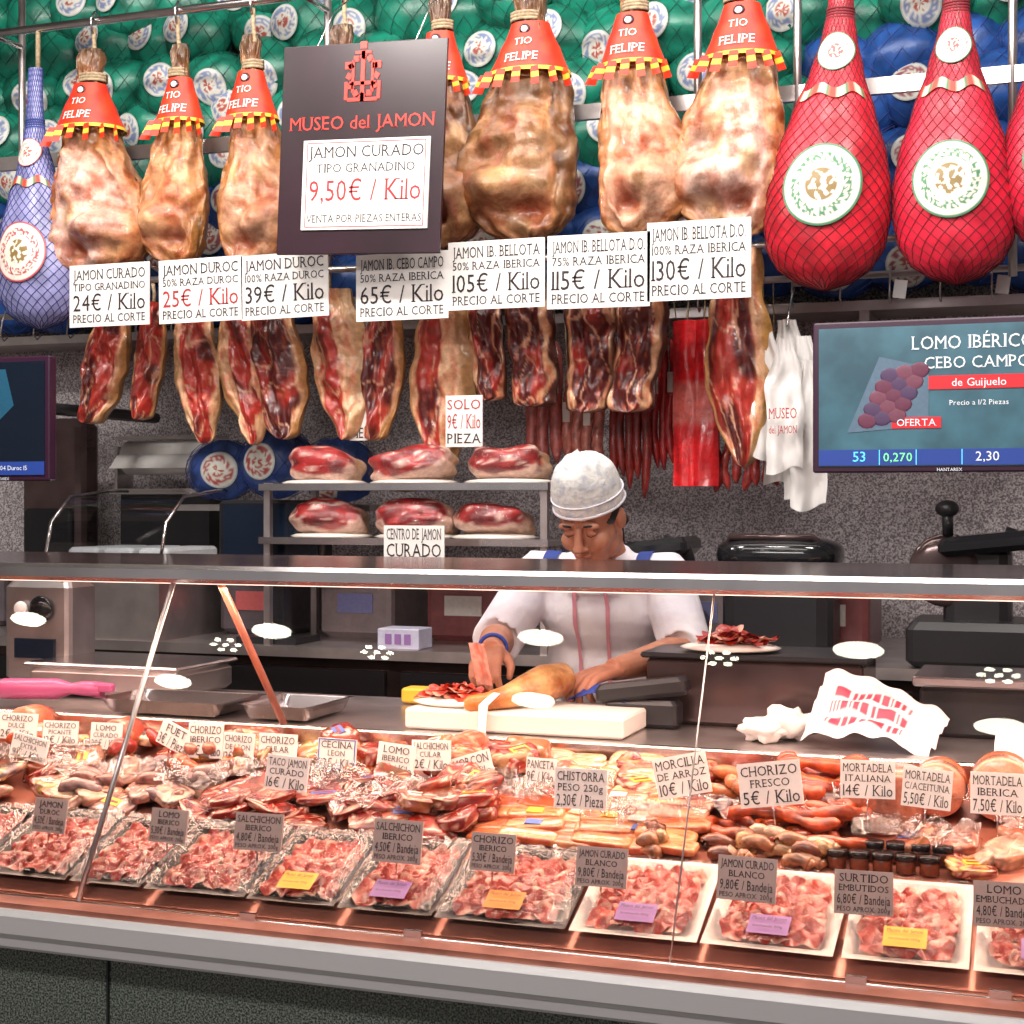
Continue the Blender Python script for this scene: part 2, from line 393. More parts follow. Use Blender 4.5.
def stack(name,col,netm,ring,cells):
    mb=MB()
    for (x,z,sc) in cells:
        y=4.78+R.uniform(-.04,.04); rx,ry,rz=.138*sc,.1*sc,.112*sc; sd=R.random()*50
        mb.ell((x,y,z),(rx,ry,rz),'v_plastic',lambda p:mixc(col,tuple(q*.4 for q in col),sst(-.3,.5,noise.noise(p*2.5+Vector((sd,0,0))))),18,12,dz=.15,seed=sd)
        for dr in(-1,1):
            for k in range(7):
                P=[]
                for q in range(9):
                    ph=-1.2+2.4*q/8; a=-pi+pi*k/6.+dr*ph*.7
                    P.append((x+rx*1.04*math.cos(ph)*math.cos(a),y+ry*1.04*math.cos(ph)*math.sin(a),z+rz*1.04*math.sin(ph)))
                mb.tube(P,.0012,netm,n=3,cap=False)
        if R.random()<.2: continue
        ox,oz=R.uniform(-.055,.055),R.uniform(-.05,.03)
        def f(u,v):
            X=ox+.060*v*math.cos(2*pi*u);Z=oz+.060*v*math.sin(2*pi*u)
            return (x+X,y-ry*1.06*math.sqrt(max(.05,1-(X/rx)**2-(Z/rz)**2))-.005,z+Z)
        mb.grid(f,30,9,'v_label',lambda u,v:(.40,.42,.40) if v>.9 else ((.66,.67,.62) if v>.82 else (ring if .5<v<.8 and nz(math.cos(2*pi*u)*9*v,math.sin(2*pi*u)*9*v,sd)>-.1 else ((.66,.65,.58) if v>.42 or nz(u*9,v*5,sd)>0 else (.4,.08,.06)))))
    return mb.build(name)
gc=[];bc=[]
for r_ in range(8):
    z=2.23+r_*.15
    for c_ in range(27):
        x=-4.7+c_*.2+(.1 if r_%2 else 0)+R.uniform(-.03,.03)
        if x>.9: continue
        if z<2.62 or (x>-.75 and z<2.9): bc.append((x,z+R.uniform(-.02,.02),R.uniform(.9,1.05)))
        else: gc.append((x,z+R.uniform(-.02,.02),R.uniform(.92,1.1)))
stack('green_netted_ham_stack',(.012,.25,.16),'net_green',(.20,.25,.42),gc)
stack('blue_netted_ham_stack',(.022,.09,.34),'net_blue',(.3,.08,.10),bc)
b3=stack('blue_netted_ham',(.04,.09,.32),'net_blue',(.4,.06,.06),[(-2.67,1.60,.9),(-2.46,1.62,1.),(-2.25,1.60,.95)]); b3.location=(0,-.25,0)
mb=MB()
mb.box((-1.9,4.86,2.085),(5.6,.24,.03),'steel_brushed')
for x in(-4.5,-3.2,-1.9,-.6,.7): mb.box((x,4.86,2.04),(.03,.22,.08),'steel_brushed')
mb.box((-2.43,4.56,1.475),(.70,.3,.02),'steel_brushed')
for x in(-2.76,-2.1): mb.box((x,4.69,1.27),(.02,.02,.4),'steel_brushed')
mb.build('storage_shelf')
mb=MB()
mb.tube([(-4.7,4.2,3.03),(1.2,4.2,3.03)],.013,'steel',n=10)
mb.box((-1.75,4.36,2.64),(5.9,.02,.045),'steel_brushed')
mb.tube([(-4.7,4.42,2.13),(1.2,4.42,2.13)],.010,'steel_brushed',n=8)
mb.tube([(-4.7,4.24,2.20),(1.2,4.24,2.20)],.010,'steel_brushed',n=8)
for x in(-4.2,-3.35,-2.2,-1.02,-.735,-.16,.55):
    mb.tube([(x,4.36,2.1),(x,4.36,3.5)],.012,'steel_brushed',n=8); mb.tube([(x,4.2,3.03),(x,4.36,3.03)],.01,'steel',n=6)
    mb.tube([(x,4.36,2.13),(x,4.42,2.13)],.008,'steel',n=6); mb.tube([(x,4.24,2.2),(x,4.36,2.2)],.008,'steel',n=6)
for k in range(40):
    x=-4.4+k*.135; mb.tube([(x,4.41,2.15),(x,4.39,2.11),(x,4.38,2.06),(x,4.40,2.045),(x,4.42,2.06)],.003,'steel_brushed',n=5)
    if k%2 and x>-.75: mb.box((x+.03,4.37,2.08),(.035,.003,.05),'paper',rot=(0,8,0))
mb.build('hanging_rail')
mb=MB()
for k in range(46):
    x=-4.4+k*.045; mb.ell((x,3.95,3.17+.012*math.sin(k*1.3)),(.026,.02,.05),'v_plastic',(.55,.16,.18) if k%2 else (.6,.52,.55),8,6)
mb.tube([(-4.5,3.95,3.20),(-2.3,3.95,3.20)],.006,'rope',n=5)
for x in(-4.45,-3.4,-2.4): mb.tube([(x,3.95,3.20),(x,3.95,3.52)],.003,'rope',n=5)
mb.build('garland')
# ------------------------------------------------------------------ cut hams
def cutham(x,zb,zt,w,seed,name='sliced_ham',tip=.1,skin=(.50,.23,.08),dark=.3,lean=0,y=4.25,fat=.22,back=.06,wt=.6,bulge=.5,side=0):
    H=zt-zb; hw=w/2; mb=MB(); nu,nv=34,60
    def W(t):
        if t<bulge: k=wt+(1-wt)*sst(0,bulge,t)
        else:
            q=(t-bulge)/(1-bulge); k=1-(1-tip)*q**1.7
        if t>.96: k*=math.sqrt(max(0,1-((t-.96)/.04)**2))*.9+.1
        return k*hw
    def cx(t): return hw*.28*math.sin(t*2.4+seed)+hw*.1*nz(t*3,seed)
    def face(u,v):
        s=u*2-1; k=W(v); n_=nz(s*2+seed,v*5); 
        return (cx(v)+s*k*(1+.14*nz(v*7,seed*3,s)),-.012+.030*n_+.010*nz(s*6,v*16,seed)*(1-abs(s)**4)-.02*(1-abs(s)**3)+.02*s*s,-v*H)
    fs_=side or (seed%2*2-1)
    def fc(u,v):
        s=u*2-1; n1=nz(s*2.5+seed*2,v*6); n2=nz(s*6+seed,v*12,3); e=abs(s)+.16*n1
        lim=1-fat*(1.9 if s*fs_>0 else .5)-.25*sst(.7,1,v)*(.5+n1)
        red=mixc((.44,.032,.022),(.09,.010,.010),sst(-.05,.45,nz(s*1.5+seed*5,v*4)+dark))
        red=mixc(red,(.58,.13,.07),sst(.12,.5,n2)*.55)
        red=mixc(red,(.72,.36,.22),(1 if abs(nz(s*1.4+seed*3,v*3.2,6))<.03 else 0)*.75)
        ft=mixc((.80,.46,.26),(.66,.22,.11),sst(-.2,.5,n2))
        c=mixc(red,ft,sst(lim-.06,lim+.02,e))
        if s*fs_>0: c=mixc(c,skin,sst(lim+fat*.9,lim+fat*1.2,e))
        return mixc(c,skin,sst(.90,.96,abs(s)))
    mb.grid(face,nu,nv,'v_meat',fc)
    def bk(u,v):
        a=pi*u; k=W(v); s=math.cos(a); n_=nz((1 if s>0 else -1)*2+seed,v*5)
        return (cx(v)+s*k*(1+.14*nz(v*7,seed*3,s)),.008+math.sin(a)*min(back+.02,k*1.1)+.030*n_*abs(s)**4,-v*H)
    mb.grid(bk,14,nv,'v_skin',lambda u,v:mixc(skin,tuple(q*.6 for q in skin),sst(-.2,.5,nz(u*3+seed,v*8))))
    mb.tube([(cx(0),0,-.01),(cx(0),0,.03),(cx(0),-.01,.06)],.006,'rope',n=6)
    return mb.build(name,None,(x,y,zt),(0,lean,0))
cutham(-2.945,1.742,2.13,.16,1,tip=.5,dark=.15,lean=8,wt=.7,fat=.12)
cutham(-2.775,1.755,2.13,.11,2,tip=.55,dark=.0,lean=3,fat=.14)
cutham(-2.63,1.674,2.14,.165,3,tip=.2,dark=-.1,lean=-10,fat=.33,side=-1,skin=(.58,.32,.15))
cutham(-2.46,1.666,2.14,.16,4,tip=.15,dark=.0,lean=-8,fat=.42,side=-1,skin=(.58,.30,.12))
cutham(-2.33,1.685,2.14,.20,5,tip=.35,dark=.45,lean=-2,fat=.12)
cutham(-2.13,1.68,2.14,.215,6,tip=.3,dark=-.1,lean=-3,fat=.58,side=1,skin=(.62,.36,.18))
cutham(-1.976,1.678,2.14,.14,7,tip=.5,dark=.4,lean=2,fat=.12)
cutham(-1.80,1.589,2.14,.225,8,tip=.25,dark=0.1,lean=-6,fat=.50,skin=(.48,.25,.10),side=1)
cutham(-.888,1.59,2.19,.195,9,tip=.22,dark=.25,lean=-5,fat=.24,skin=(.58,.29,.08),back=.08,side=1)
for x,w,s,zb in((-1.625,.11,11,1.79),(-1.50,.15,12,1.77),(-1.33,.15,13,1.75),(-1.175,.15,14,1.747)):
    cutham(x,zb,2.14,w,s,'cured_loin',tip=.85,dark=.45,fat=.20,skin=(.08,.020,.015),wt=.85,bulge=.3,back=.04,side=-1 if s%2 else 1)
def sausages(name,x0,x1,zt,zb,n,r,col,y=4.46):
    mb=MB()
    for k in range(n):
        x=x0+(x1-x0)*(k+.5)/n; L=(zt-zb)*R.uniform(.85,1); a=R.uniform(-.01,.01)
        P=[(x+a*math.sin(q*.5),y+R.uniform(-.003,.003),zt-L*q/14) for q in range(15)]
        rr=[r*(.25 if q in(0,14) else .75 if q in(1,13) else 1+.06*R.uniform(-1,1)) for q in range(15)]
        c2=tuple(q*.5 for q in col)
        mb.tube(P,rr,'v_pack',lambda t,a_:mixc(col,c2,sst(-.3,.4,nz(t*12+k*3,math.cos(a_)*2))),n=10)
        mb.tube([(x,y,zt),(x,4.42,2.13)],.002,'rope',n=4)
        if k%2==0: mb.box((x,y-r,zt-L*.35),(r*1.3,.002,.06),'v_label',(.6,.5,.45))
    return mb.build(name)
sausages('hanging_salami',-1.58,-1.46,1.98,1.56,3,.02,(.60,.14,.12))
sausages('hanging_salami',-1.46,-1.33,1.84,1.59,4,.017,(.66,.20,.15))
sausages('hanging_chorizo',-1.31,-1.19,1.98,1.50,5,.014,(.34,.025,.02))
sausages('hanging_chorizo',-1.19,-1.10,1.98,1.56,4,.013,(.6,.03,.03),y=4.5)
sausages('hanging_salami',-1.0,-.80,1.72,1.52,7,.014,(.65,.07,.06))
mb=MB()
for xx,cc in((-1.06,(.70,.015,.02)),(-1.01,(.60,.015,.02))):
    mb.grid(lambda u,v:(xx+(u-.5)*.085,4.40+.012*nz(u*4,v*6,xx*9)-.02*math.sin(u*pi),1.54+v*.48),10,20,'v_pack',lambda u,v:cc if abs(v-.5)>.12 else (.65,.12,.10))
    mb.grid(lambda u,v:(xx+(u-.5)*.085,4.41+.012*nz(u*4,v*6)+.02*math.sin(u*pi),1.54+v*.48),10,20,'v_pack',cc)
    mb.tube([(xx,4.4,2.02),(xx,4.42,2.13)],.003,'rope',n=4)
mb.build('red_sausage_bag')
mb=MB()
for k,(dx,dz,w,h,yo) in enumerate([(0,0,.13,.46,0),(.05,-.05,.11,.46,-.03),(-.055,.0,.10,.38,-.05),(.07,-.12,.10,.40,-.06),(.01,-.06,.10,.36,-.08)]):
    cx=-.755+dx
    mb.grid(lambda u,v:(cx+(u-.5)*w*(.40+.60*sst(0,.35,v))+.014*nz(v*4,k),4.30+yo+.018*math.sin(u*8+k)*v+.02*nz(u*4,v*5,k),2.0+dz-v*h+.012*math.sin(u*5+k)*v),18,26,'paper')
text(mb,'MUSEO',-.745,1.72,.03,.075,'ink_red',4.185); text(mb,'del JAMON',-.745,1.68,.022,.075,'ink_red',4.185)
mb.tube([(-.75,4.28,1.98),(-.75,4.34,2.05),(-.75,4.42,2.13)],.004,'steel',n=5)
mb.build('paper_bag_bundle')
# ------------------------------------------------------------------ upper signs
K_='€ / Kilo'
def up(x,l1,l2,p,w=.285,z=2.03,h=.19,rz=0):
    o=sign(x,4.02,z,w,h,[(l1,1.,'ink'),(l2,.72,'ink'),(p+K_,1.6,'ink_red' if p=='25' else 'ink'),('PRECIO AL CORTE',.8,'ink')],(0,rz,0))
    for dx in(-.1,.1):
        m2=MB(); m2.tube([(dx,0,h-.01),(dx,.1,h+.0),(dx,.22,.17)],.0015,'steel',n=4); m2.build('hook',o)
up(-2.769,'JAMON CURADO','TIPO GRANADINO','24'); up(-2.449,'JAMON DUROC','50% RAZA DUROC','25',rz=-.6); up(-2.167,'JAMON DUROC','100% RAZA DUROC','39',rz=-1)
up(-1.795,'JAMON IB. CEBO CAMPO','50% RAZA IBERICA','65',z=2.01); up(-1.51,'JAMON IB. BELLOTA','50% RAZA IBERICA','105',z=2.03)
up(-1.216,'JAMON IB. BELLOTA D.O.','75% RAZA IBERICA','115',w=.29,z=2.02,h=.2,rz=.6); up(-.938,'JAMON IB. BELLOTA D.O.','100% RAZA IBERICA','130',w=.28,h=.21)
sign(-1.677,4.2,1.655,.115,.15,[('SOLO',.7,'ink_red'),('9€ / Kilo',1,'ink_red'),('PIEZA',.7,'ink')])
sign(-2.02,4.25,1.68,.10,.11,[('9€ / Kilo',1,'ink_red'),('PIEZA',.7,'ink')])
sign(-1.705,3.9,1.338,.18,.092,[('CENTRO DE JAMON',1,'ink'),('CURADO',1.2,'ink')])
mb=MB(); w,h=.50,.585
mb.box((0,0,0),(w,.012,h),'board_dark',bev=.002)
mb.box((.02,-.009,-.1),(.385,.006,.25),'white_board')
text(mb,'MUSEO del JAMON',0,.055,.038,.44,'red_letter',-.0075)
for a,b,c,d in((0,.2,.012,.14),(0,.265,.05,.008),(-.03,.2,.008,.09),(.03,.2,.008,.09),(-.045,.23,.02,.02),(.045,.23,.02,.02),(0,.135,.09,.01),(0,.18,.08,.01),(-.05,.16,.01,.05),(.05,.16,.01,.05),(0,.285,.02,.02)):
    mb.box((a,-.0075,b),(c,.002,d),'red_letter')
for k in range(12):
    a=2*pi*k/12; mb.box((.042*math.cos(a),-.0075,.2+.055*math.sin(a)),(.016,.002,.016),'red_letter',rot=(0,-math.degrees(a)+30,0))
text(mb,'JAMON CURADO',.02,-.025,.033,.35,'ink',-.0125); text(mb,'TIPO GRANADINO',.02,-.066,.025,.3,'ink',-.0125)
text(mb,'9,50€ / Kilo',.02,-.145,.06,.34,'ink_red',-.0125); text(mb,'VENTA POR PIEZAS ENTERAS',.02,-.205,.022,.35,'ink',-.0125)
for a in(-1,1): mb.box((.02+a*.18,-.0125,-.1),(.002,.001,.235),'ink_red')
for b in(-.217,.017): mb.box((.02,-.0125,b),(.36,.001,.002),'ink_red')
for dx in(-.15,.15): mb.tube([(dx,0,.285),(dx,.1,.42),(dx,.3,.55)],.002,'steel',n=5)
mb.build('menu_board',None,(-1.865,3.9,2.475),(0,2.5,0))
# ------------------------------------------------------------------ monitors
def monitor(name,x,z,w,h,y,full):
    mb=MB(); mb.box((0,0,0),(w,.035,h),'bezel',bev=.004); b=.016
    mb.box((0,-.019,.0),(w-2*b,.003,h-2*b),'screen' if full else 'screen_dark')
    mb.box((0,-.0212,-h/2+b+.022),(w-2*b,.002,.04),'screen_bar')
    mb.box((0,.03,0),(w*.5,.04,h*.5),'black')
    if full:
        text(mb,'LOMO IBÉRICO',.105,.115,.034,.29,'scr_white',-.0225); text(mb,'CEBO CAMPO',.115,.067,.03,.25,'scr_white',-.0225)
        mb.box((.12,-.0222,.032),(.24,.002,.034),'scr_red'); text(mb,'de Guijuelo',.12,.022,.02,.15,'scr_white',-.024)
        text(mb,'Precio a 1/2 Piezas',.12,-.025,.013,.14,'scr_white',-.0225)
        text(mb,'53',-.17,-.163,.026,.05,'cyan',-.0235); text(mb,'0,270',-.075,-.163,.022,.07,'scr_green',-.0235); text(mb,'2,30',.14,-.163,.024,.06,'scr_white',-.0235)
        for xx in(-.12,-.03,.08): mb.box((xx,-.0225,-h/2+b+.022),(.002,.001,.038),'cyan')
        mb.add([(-.20,-.022,-.09),(-.0,-.022,-.075),(.0,-.022,.07),(-.12,-.022,.10)],[(0,1,2,3)],'v_label',(.10,.17,.25),False)
        for k in range(3):
            for j in range(5): mb.ell((-.15+k*.036+j*.014,-.0225,-.06+j*.028+k*.006),(.024,.001,.02),'v_label',[(.14,.03,.07),(.08,.04,.11),(.18,.05,.09)][(j+k)%3],14,6)
        mb.box((-.03,-.0222,-.067),(.12,.001,.028),'scr_red'); text(mb,'OFERTA',-.03,-.075,.018,.10,'scr_white',-.024)
    else:
        mb.add([(-.05,-.022,.15),(.07,-.022,.15),(.10,-.022,.04),(-.02,-.022,-.06)],[(0,1,2,3)],'v_label',(.015,.10,.18),False)
        text(mb,'04 Duroc 15',.1,-.155,.014,.16,'scr_white',-.0235)
    text(mb,'HANTAREX',.05,-h/2+.003,.008,.06,'scr_white',-.0185)
    mb.tube([(0,.04,0),(0,.3,.05),(0,.9,.05)],.02,'black',n=8)
    return mb.build(name,None,(x,y,z))
monitor('flat_screen_monitor',-.345,1.76,.575,.382,4.0,True)
monitor('flat_screen_monitor',-3.11,1.745,.45,.375,3.9,False)
# ------------------------------------------------------------------ back counter & shelves
mb=MB()
mb.box((-1.6,4.5,1.055),(6.4,.9,.03),'steel_brushed'); mb.box((-1.6,4.55,.52),(6.4,.8,1.04),'steel_dark')
for k in range(9): mb.box((-4.5+k*.75,4.14,.6),(.7,.02,.8),'black',bev=.004); mb.box((-4.5+k*.75,4.125,.92),(.3,.015,.015),'steel')
mb.build('back_counter')
mb=MB()
for z in(1.536,1.379): 
    mb.box((-1.816,4.22,z),(.9,.34,.014),'steel_brushed'); mb.box((-1.816,4.045,z+.002),(.9,.010,.02),'steel')
for x in(-2.25,-1.385):
    for y in(4.07,4.37): mb.box((x,y,1.31),(.02,.02,.48),'steel_brushed')
mb.build('steel_shelf_rack')
def hamcenter(x,z,w,seed):
    mb=MB()
    mb.ell((0,0,.006),(w*.56,.1,.012),'poly_board',nu=24,nv=6)
    rr=random.Random(seed); wa,wb=rr.uniform(.9,1.05),rr.uniform(.8,1.1)
    def col(p):
        n_=noise.noise(p*2.4+Vector((seed*4,0,0)))
        if p.y>-.1: return mixc((.6,.32,.16),(.68,.46,.32),n_+.5)
        c=mixc((.48,.028,.028),(.20,.013,.016),sst(-.2,.4,n_))
        c=mixc(c,(.82,.50,.42),1 if abs(noise.noise(p*1.6+Vector((seed,2,0))))<.045 else 0)
        return mixc(c,(.82,.52,.40),sst(.82,.92,math.hypot(p.x*.9,p.z*.9-.12)))
    mb.ell((0,0,.05),(w*.5*wa,.085,.05*wb),'v_meat',col,44,28,e=.7,dz=.22,seed=seed,rot=(-18,rr.uniform(-8,8),0))
    mb.ell((0,0,.05),(w*.53*wa,.09,.054*wb),'film',(1,1,1),24,14,e=.7,dz=.22,seed=seed,rot=(-18,0,0))
    return mb.build('ham_centre_plate',None,(x,4.14,z))
for i,x in enumerate((-2.10,-1.81,-1.515)): hamcenter(x,1.545,.24,i+1)
for i,x in enumerate((-2.075,-1.80,-1.56)): hamcenter(x,1.388,.23,i+5)
mb=MB(); mb.box((0,0,.1),(.36,.06,.2),'black_gloss',bev=.01); mb.box((0,-.032,.11),(.32,.004,.15),'screen_dark'); mb.box((0,.02,-.1),(.06,.05,.24),'black'); mb.box((0,.02,-.22),(.2,.16,.02),'black')
mb.build('till_screen',None,(-2.27,4.15,1.30))
mb=MB()
mb.box((0,0,.02),(.44,.5,.04),'steel'); mb.box((0,0,-.1),(.42,.48,.2),'steel_brushed')
for sx in(-.21,.21): mb.tube([(sx,-.23,.05),(sx,-.2,.16),(sx,-.1,.24),(sx,.1,.26),(sx,.22,.26)],.006,'steel',n=6)
mb.grid(lambda u,v:((u-.5)*.42,[-.23,-.2,-.1,.1,.22][int(v*4)],[.05,.16,.24,.26,.26][int(v*4)]),4,4,'acrylic')
for k in range(3): mb.box((-.13+.13*k,0,.06),(.11,.3,.04),'v_label',(.55,.56,.58),bev=.01)
mb.build('glass_lid_display',None,(-2.83,4.3,1.27))
mb=MB(); mb.tube([(-.18,0,.04),(.18,0,.04)],.06,'paper',n=24); mb.tube([(-.2,0,.04),(.2,0,.04)],.015,'steel',n=10)
mb.grid(lambda u,v:(-.17+.34*u,-.06-.08*v,.05-.04*v+.01*math.sin(v*5)),6,6,'paper')
for s_ in(-.2,.2): mb.box((s_,0,.0),(.012,.1,.16),'steel'); 
mb.box((0,0,-.08),(.42,.14,.02),'steel'); mb.box((0,0,-.31),(.36,.1,.44),'black'); mb.box((0,0,.11),(.4,.1,.012),'steel')
mb.build('wrapping_paper_roll',None,(-3.01,4.75,1.61))
def blackslicer(name,x,w,y=4.2,zz=1.07,h=.42):
    mb=MB(); mb.box((0,0,.06),(w,.3,.12),'black',bev=.02); mb.box((0,.02,h*.45),(w*.5,.16,h*.7),'black',bev=.03)
    mb.ell((-w*.22,-.05,h*.62),(h*.24,.02,h*.24),'steel_dark',nu=28,nv=10); mb.box((w*.1,-.02,h*.80),(w*.75,.2,.05),'black_gloss',rot=(0,-6,0),bev=.015)
    mb.tube([(-w*.2,-.1,h*.85),(-w*.2,-.12,h*1.0)],.014,'black',n=10); mb.ell((-w*.2,-.12,h*1.02),(.03,.025,.022),'black')
    mb.tube([(w*.45,-.02,h*.6),(w*.42,-.06,h*.8),(w*.2,-.06,h*.86)],.02,'black',n=10)
    return mb.build(name,None,(x,y,zz))
blackslicer('meat_slicer',-.24,.34,h=.40); blackslicer('meat_slicer',-1.12,.28,h=.37)
mb=MB()
mb.box((0,0,.15),(.30,.20,.30),'black',bev=.04); mb.ell((0,-.02,.28),(.17,.12,.05),'black_gloss',nu=24,nv=10,e=.6); mb.tube([(-.15,-.06,.28),(-.12,-.10,.33),(.1,-.10,.33),(.16,-.06,.28)],.010,'steel_dark',n=8)
mb.build('waste_bin',None,(-.76,4.25,1.07))
mb=MB(); mb.box((0,0,.06),(.3,.2,.12),'black',bev=.02); mb.box((0,.05,.42),(.26,.12,.6),'steel_dark',bev=.03); mb.box((0,-.02,.3),(.2,.03,.2),'black_gloss',bev=.01)
mb.build('coffee_grinder',None,(-3.42,4.62,1.07))
mb=MB(); mb.box((0,0,.03),(.13,.1,.06),'v_label',(.62,.60,.75),bev=.003)
for k in range(3): mb.box((-.03+k*.03,-.051,.03),(.02,.002,.03),'purple')
mb.build('glove_box',None,(-1.83,4.12,1.07))
mb=MB()
for k in range(10): mb.box((-3.9+k*.36,4.5,1.07+.0+.1),(.25,.3,.2),'v_plastic',[(.22,.06,.06),(.10,.08,.09),(.28,.22,.22)][k%3],bev=.02); mb.box((-3.9+k*.36,4.348,1.18),(.12,.004,.06),'v_label',[(.6,.55,.5),(.5,.1,.1),(.2,.2,.4)][k%3])
mb.build('storage_box_row')
# ------------------------------------------------------------------ counter
mb=MB(); X0,X1=-3.0,1.5; XC=(X0+X1)/2; XL=X1-X0
mb.box((XC,2.75,.36),(XL,.80,.72),'granite_dark')
for x in(-2.6,-1.62,-.62,.38): mb.box((x,2.348,.36),(.004,.006,.72),'black')
mb.box((XC,2.30,.735),(XL,.13,.035),'alu',bev=.006); mb.box((XC,2.245,.765),(XL,.05,.05),'alu',bev=.01)
mb.box((XC,2.27,.793),(XL,.07,.012),'deck')
mb.box((XC,2.75,.74),(XL,.8,.06),'steel_dark')
mb.add([(X0,2.3,.800),(X1,2.3,.800),(X1,2.53,.886),(X0,2.53,.886),(X0,2.9,.975),(X1,2.9,.975)],[(0,1,2,3),(3,2,5,4)],'deck',smooth=False)
mb.add([(X0,2.9,.77),(X1,2.9,.77),(X1,2.9,1.02),(X0,2.9,1.02)],[(0,1,2,3)],'steel',smooth=False)
mb.box((XC,3.17,1.005),(XL,.55,.03),'steel_brushed'); mb.box((XC,2.9,1.0),(XL,.02,.055),'steel',bev=.004)
mb.box((XC,3.17,.5),(XL,.5,.98),'steel_dark')
mb.box((XC,2.90,1.358),(XL,.60,.022),'steel_dark',bev=.003); mb.box((XC,2.595,1.357),(XL,.03,.034),'steel',bev=.008)
mb.box((XC,2.9,1.371),(XL,.58,.003),'steel_dark')
for x in(-2.6,-1.58,.5): mb.tube([(x,2.66,1.345),(x,2.93,1.02)],.008,'deck',n=8)
for x in(-2.9,1.4): mb.box((x,3.18,1.18),(.02,.02,.34),'steel')
mb.box((XC,2.66,1.340),(XL-.1,.03,.010),'led')
for x in(X0,X1):
    mb.add([(x,2.27,.78),(x,2.6,1.36),(x,3.2,1.36),(x,3.2,1.0),(x,2.9,.9)],[(0,1,2,3,4)],'steel_dark',smooth=False)
mb.build('display_counter')
mb=MB()
edges=[X0,-2.70,-1.64,-.578,.484,X1]
for a,b in zip(edges,edges[1:]):
    mb.add([(a+.003,2.285,.795),(b-.003,2.285,.795),(b-.003,2.595,1.345),(a+.003,2.595,1.345)],[(0,1,2,3)],'glass',smooth=False)
for x in(-1.64,):
    mb.tube([(x,2.285,.795),(x,2.595,1.345)],.005,'steel_brushed',n=8)
for x in(-2.7,-.578,.484): mb.tube([(x,2.285,.795),(x,2.595,1.345)],.0016,'steel_brushed',n=6)
mb.tube([(X0,2.283,.797),(X1,2.283,.797)],.004,'steel',n=6)
for x in (-1.3,-1.0,-.3,-.1,-1.9): mb.box((x,2.283,.803),(.03,.008,.014),'steel')
mb.build('counter_glass')
# ------------------------------------------------------------------ trays
SL=math.degrees(math.atan2(.086,.23))
def slice_(mb,cx,cy,z,rx,ry,a,tilt,seed,fatside,dk=0.):
    T=Matrix.Translation((cx,cy,z))@Euler((math.radians(tilt),math.radians(R.uniform(-12,12)),a)).to_matrix().to_4x4()
    n=16; vs=[(0,0,.002)];cs=[]
    base=mixc((.64,.050,.018),(.34,.012,.008),R.random()+dk)
    cs.append(base)
    for ring in(.45,.8,1.):
        for j in range(n):
            t=2*pi*j/n; k=ring*(1+.22*nz(math.cos(t)*1.3+seed,math.sin(t)*1.3))
            vs.append((rx*k*math.cos(t),ry*k*math.sin(t),.005*math.sin(t*3+seed)*ring))
            f=sst(.35,.8,math.cos(t-fatside))*(ring>.7)*.85+(.10 if ring==1. else 0)
            if ring==.45 and R.random()<.08: f=.4
            cs.append(mixc(base,(.82,.42,.30),f))
    fs=[(0,1+j,1+(j+1)%n) for j in range(n)]+[(1+r*n+j,1+(r+1)*n+j,1+(r+1)*n+(j+1)%n,1+r*n+(j+1)%n) for r in range(2) for j in range(n)]
    mb.add(vs,fs,'v_slice',cs,True,T)
def tray(x0,x1,black,seed,label=None,crink=False,dk=0.):
    w=x1-x0-.008; L=.212; mb=MB(); bc_=(.012,.010,.010) if black else (.80,.72,.66)
    def f(u,v):
        x=(u-.5)*w; y=(v-.5)*L; e=max(abs(u-.5),abs(v-.5))*2
        return (x,y,.004+.018*sst(.78,.95,e)-.004*sst(.95,1,e))
    mb.grid(f,20,20,'v_plastic',bc_)
    nc=max(4,int(w/.032)); nr=9; fr=.74 if black else .70
    for r in range(nr):
        for c in range(nc):
            cx=(c+.5-nc/2)*w*fr/nc+R.uniform(-.005,.005); cy=(r+.5-nr/2)*L*.76/nr*-1+R.uniform(-.004,.004)
            slice_(mb,cx,cy,.012+.0011*r,w*.5/nc*1.10,.018*R.uniform(.85,1.3),R.uniform(-.8,.8),R.uniform(6,20),seed*7+r*3+c,R.uniform(0,6.3),dk)
    mb.grid(lambda u,v:((u-.5)*w*.97,(v-.5)*L*.97,.026+.008*math.sin(u*pi)*math.sin(v*pi)+.003*nz(u*7+seed,v*7)),18,18,'film')
    if crink:
        for sx in(-1,1): mb.grid(lambda u,v:(sx*w*(.36+.14*u)+.0,(v-.5)*L,.028+.010*nz(u*5+seed*sx,v*16)+.004*(1-u)),8,40,'crinkle')
        mb.grid(lambda u,v:((u-.5)*w,L*(.34+.16*v),.028+.010*nz(u*16+seed,v*5)),40,8,'crinkle')
    if label:
        mb.add([(-.033,-L*.40,.031),(.030,-L*.40,.031),(.030,-L*.20,.035),(-.033,-L*.20,.035)],[(0,1,2,3)],label,smooth=False)
        text(mb,'Museo del Jamon',0,0,.009,.052,'ink',0,T=Matrix.Translation((-.002,-L*.27,.0365))@Matrix.Rotation(math.radians(-88),4,'X'))
        text(mb,'loncheado 100g',0,0,.006,.045,'ink',0,T=Matrix.Translation((-.002,-L*.35,.0355))@Matrix.Rotation(math.radians(-88),4,'X'))
    mb.build('sliced_meat_tray',None,(x0+(x1-x0)/2,2.42,.846),(SL,0,R.uniform(-1.5,1.5)))
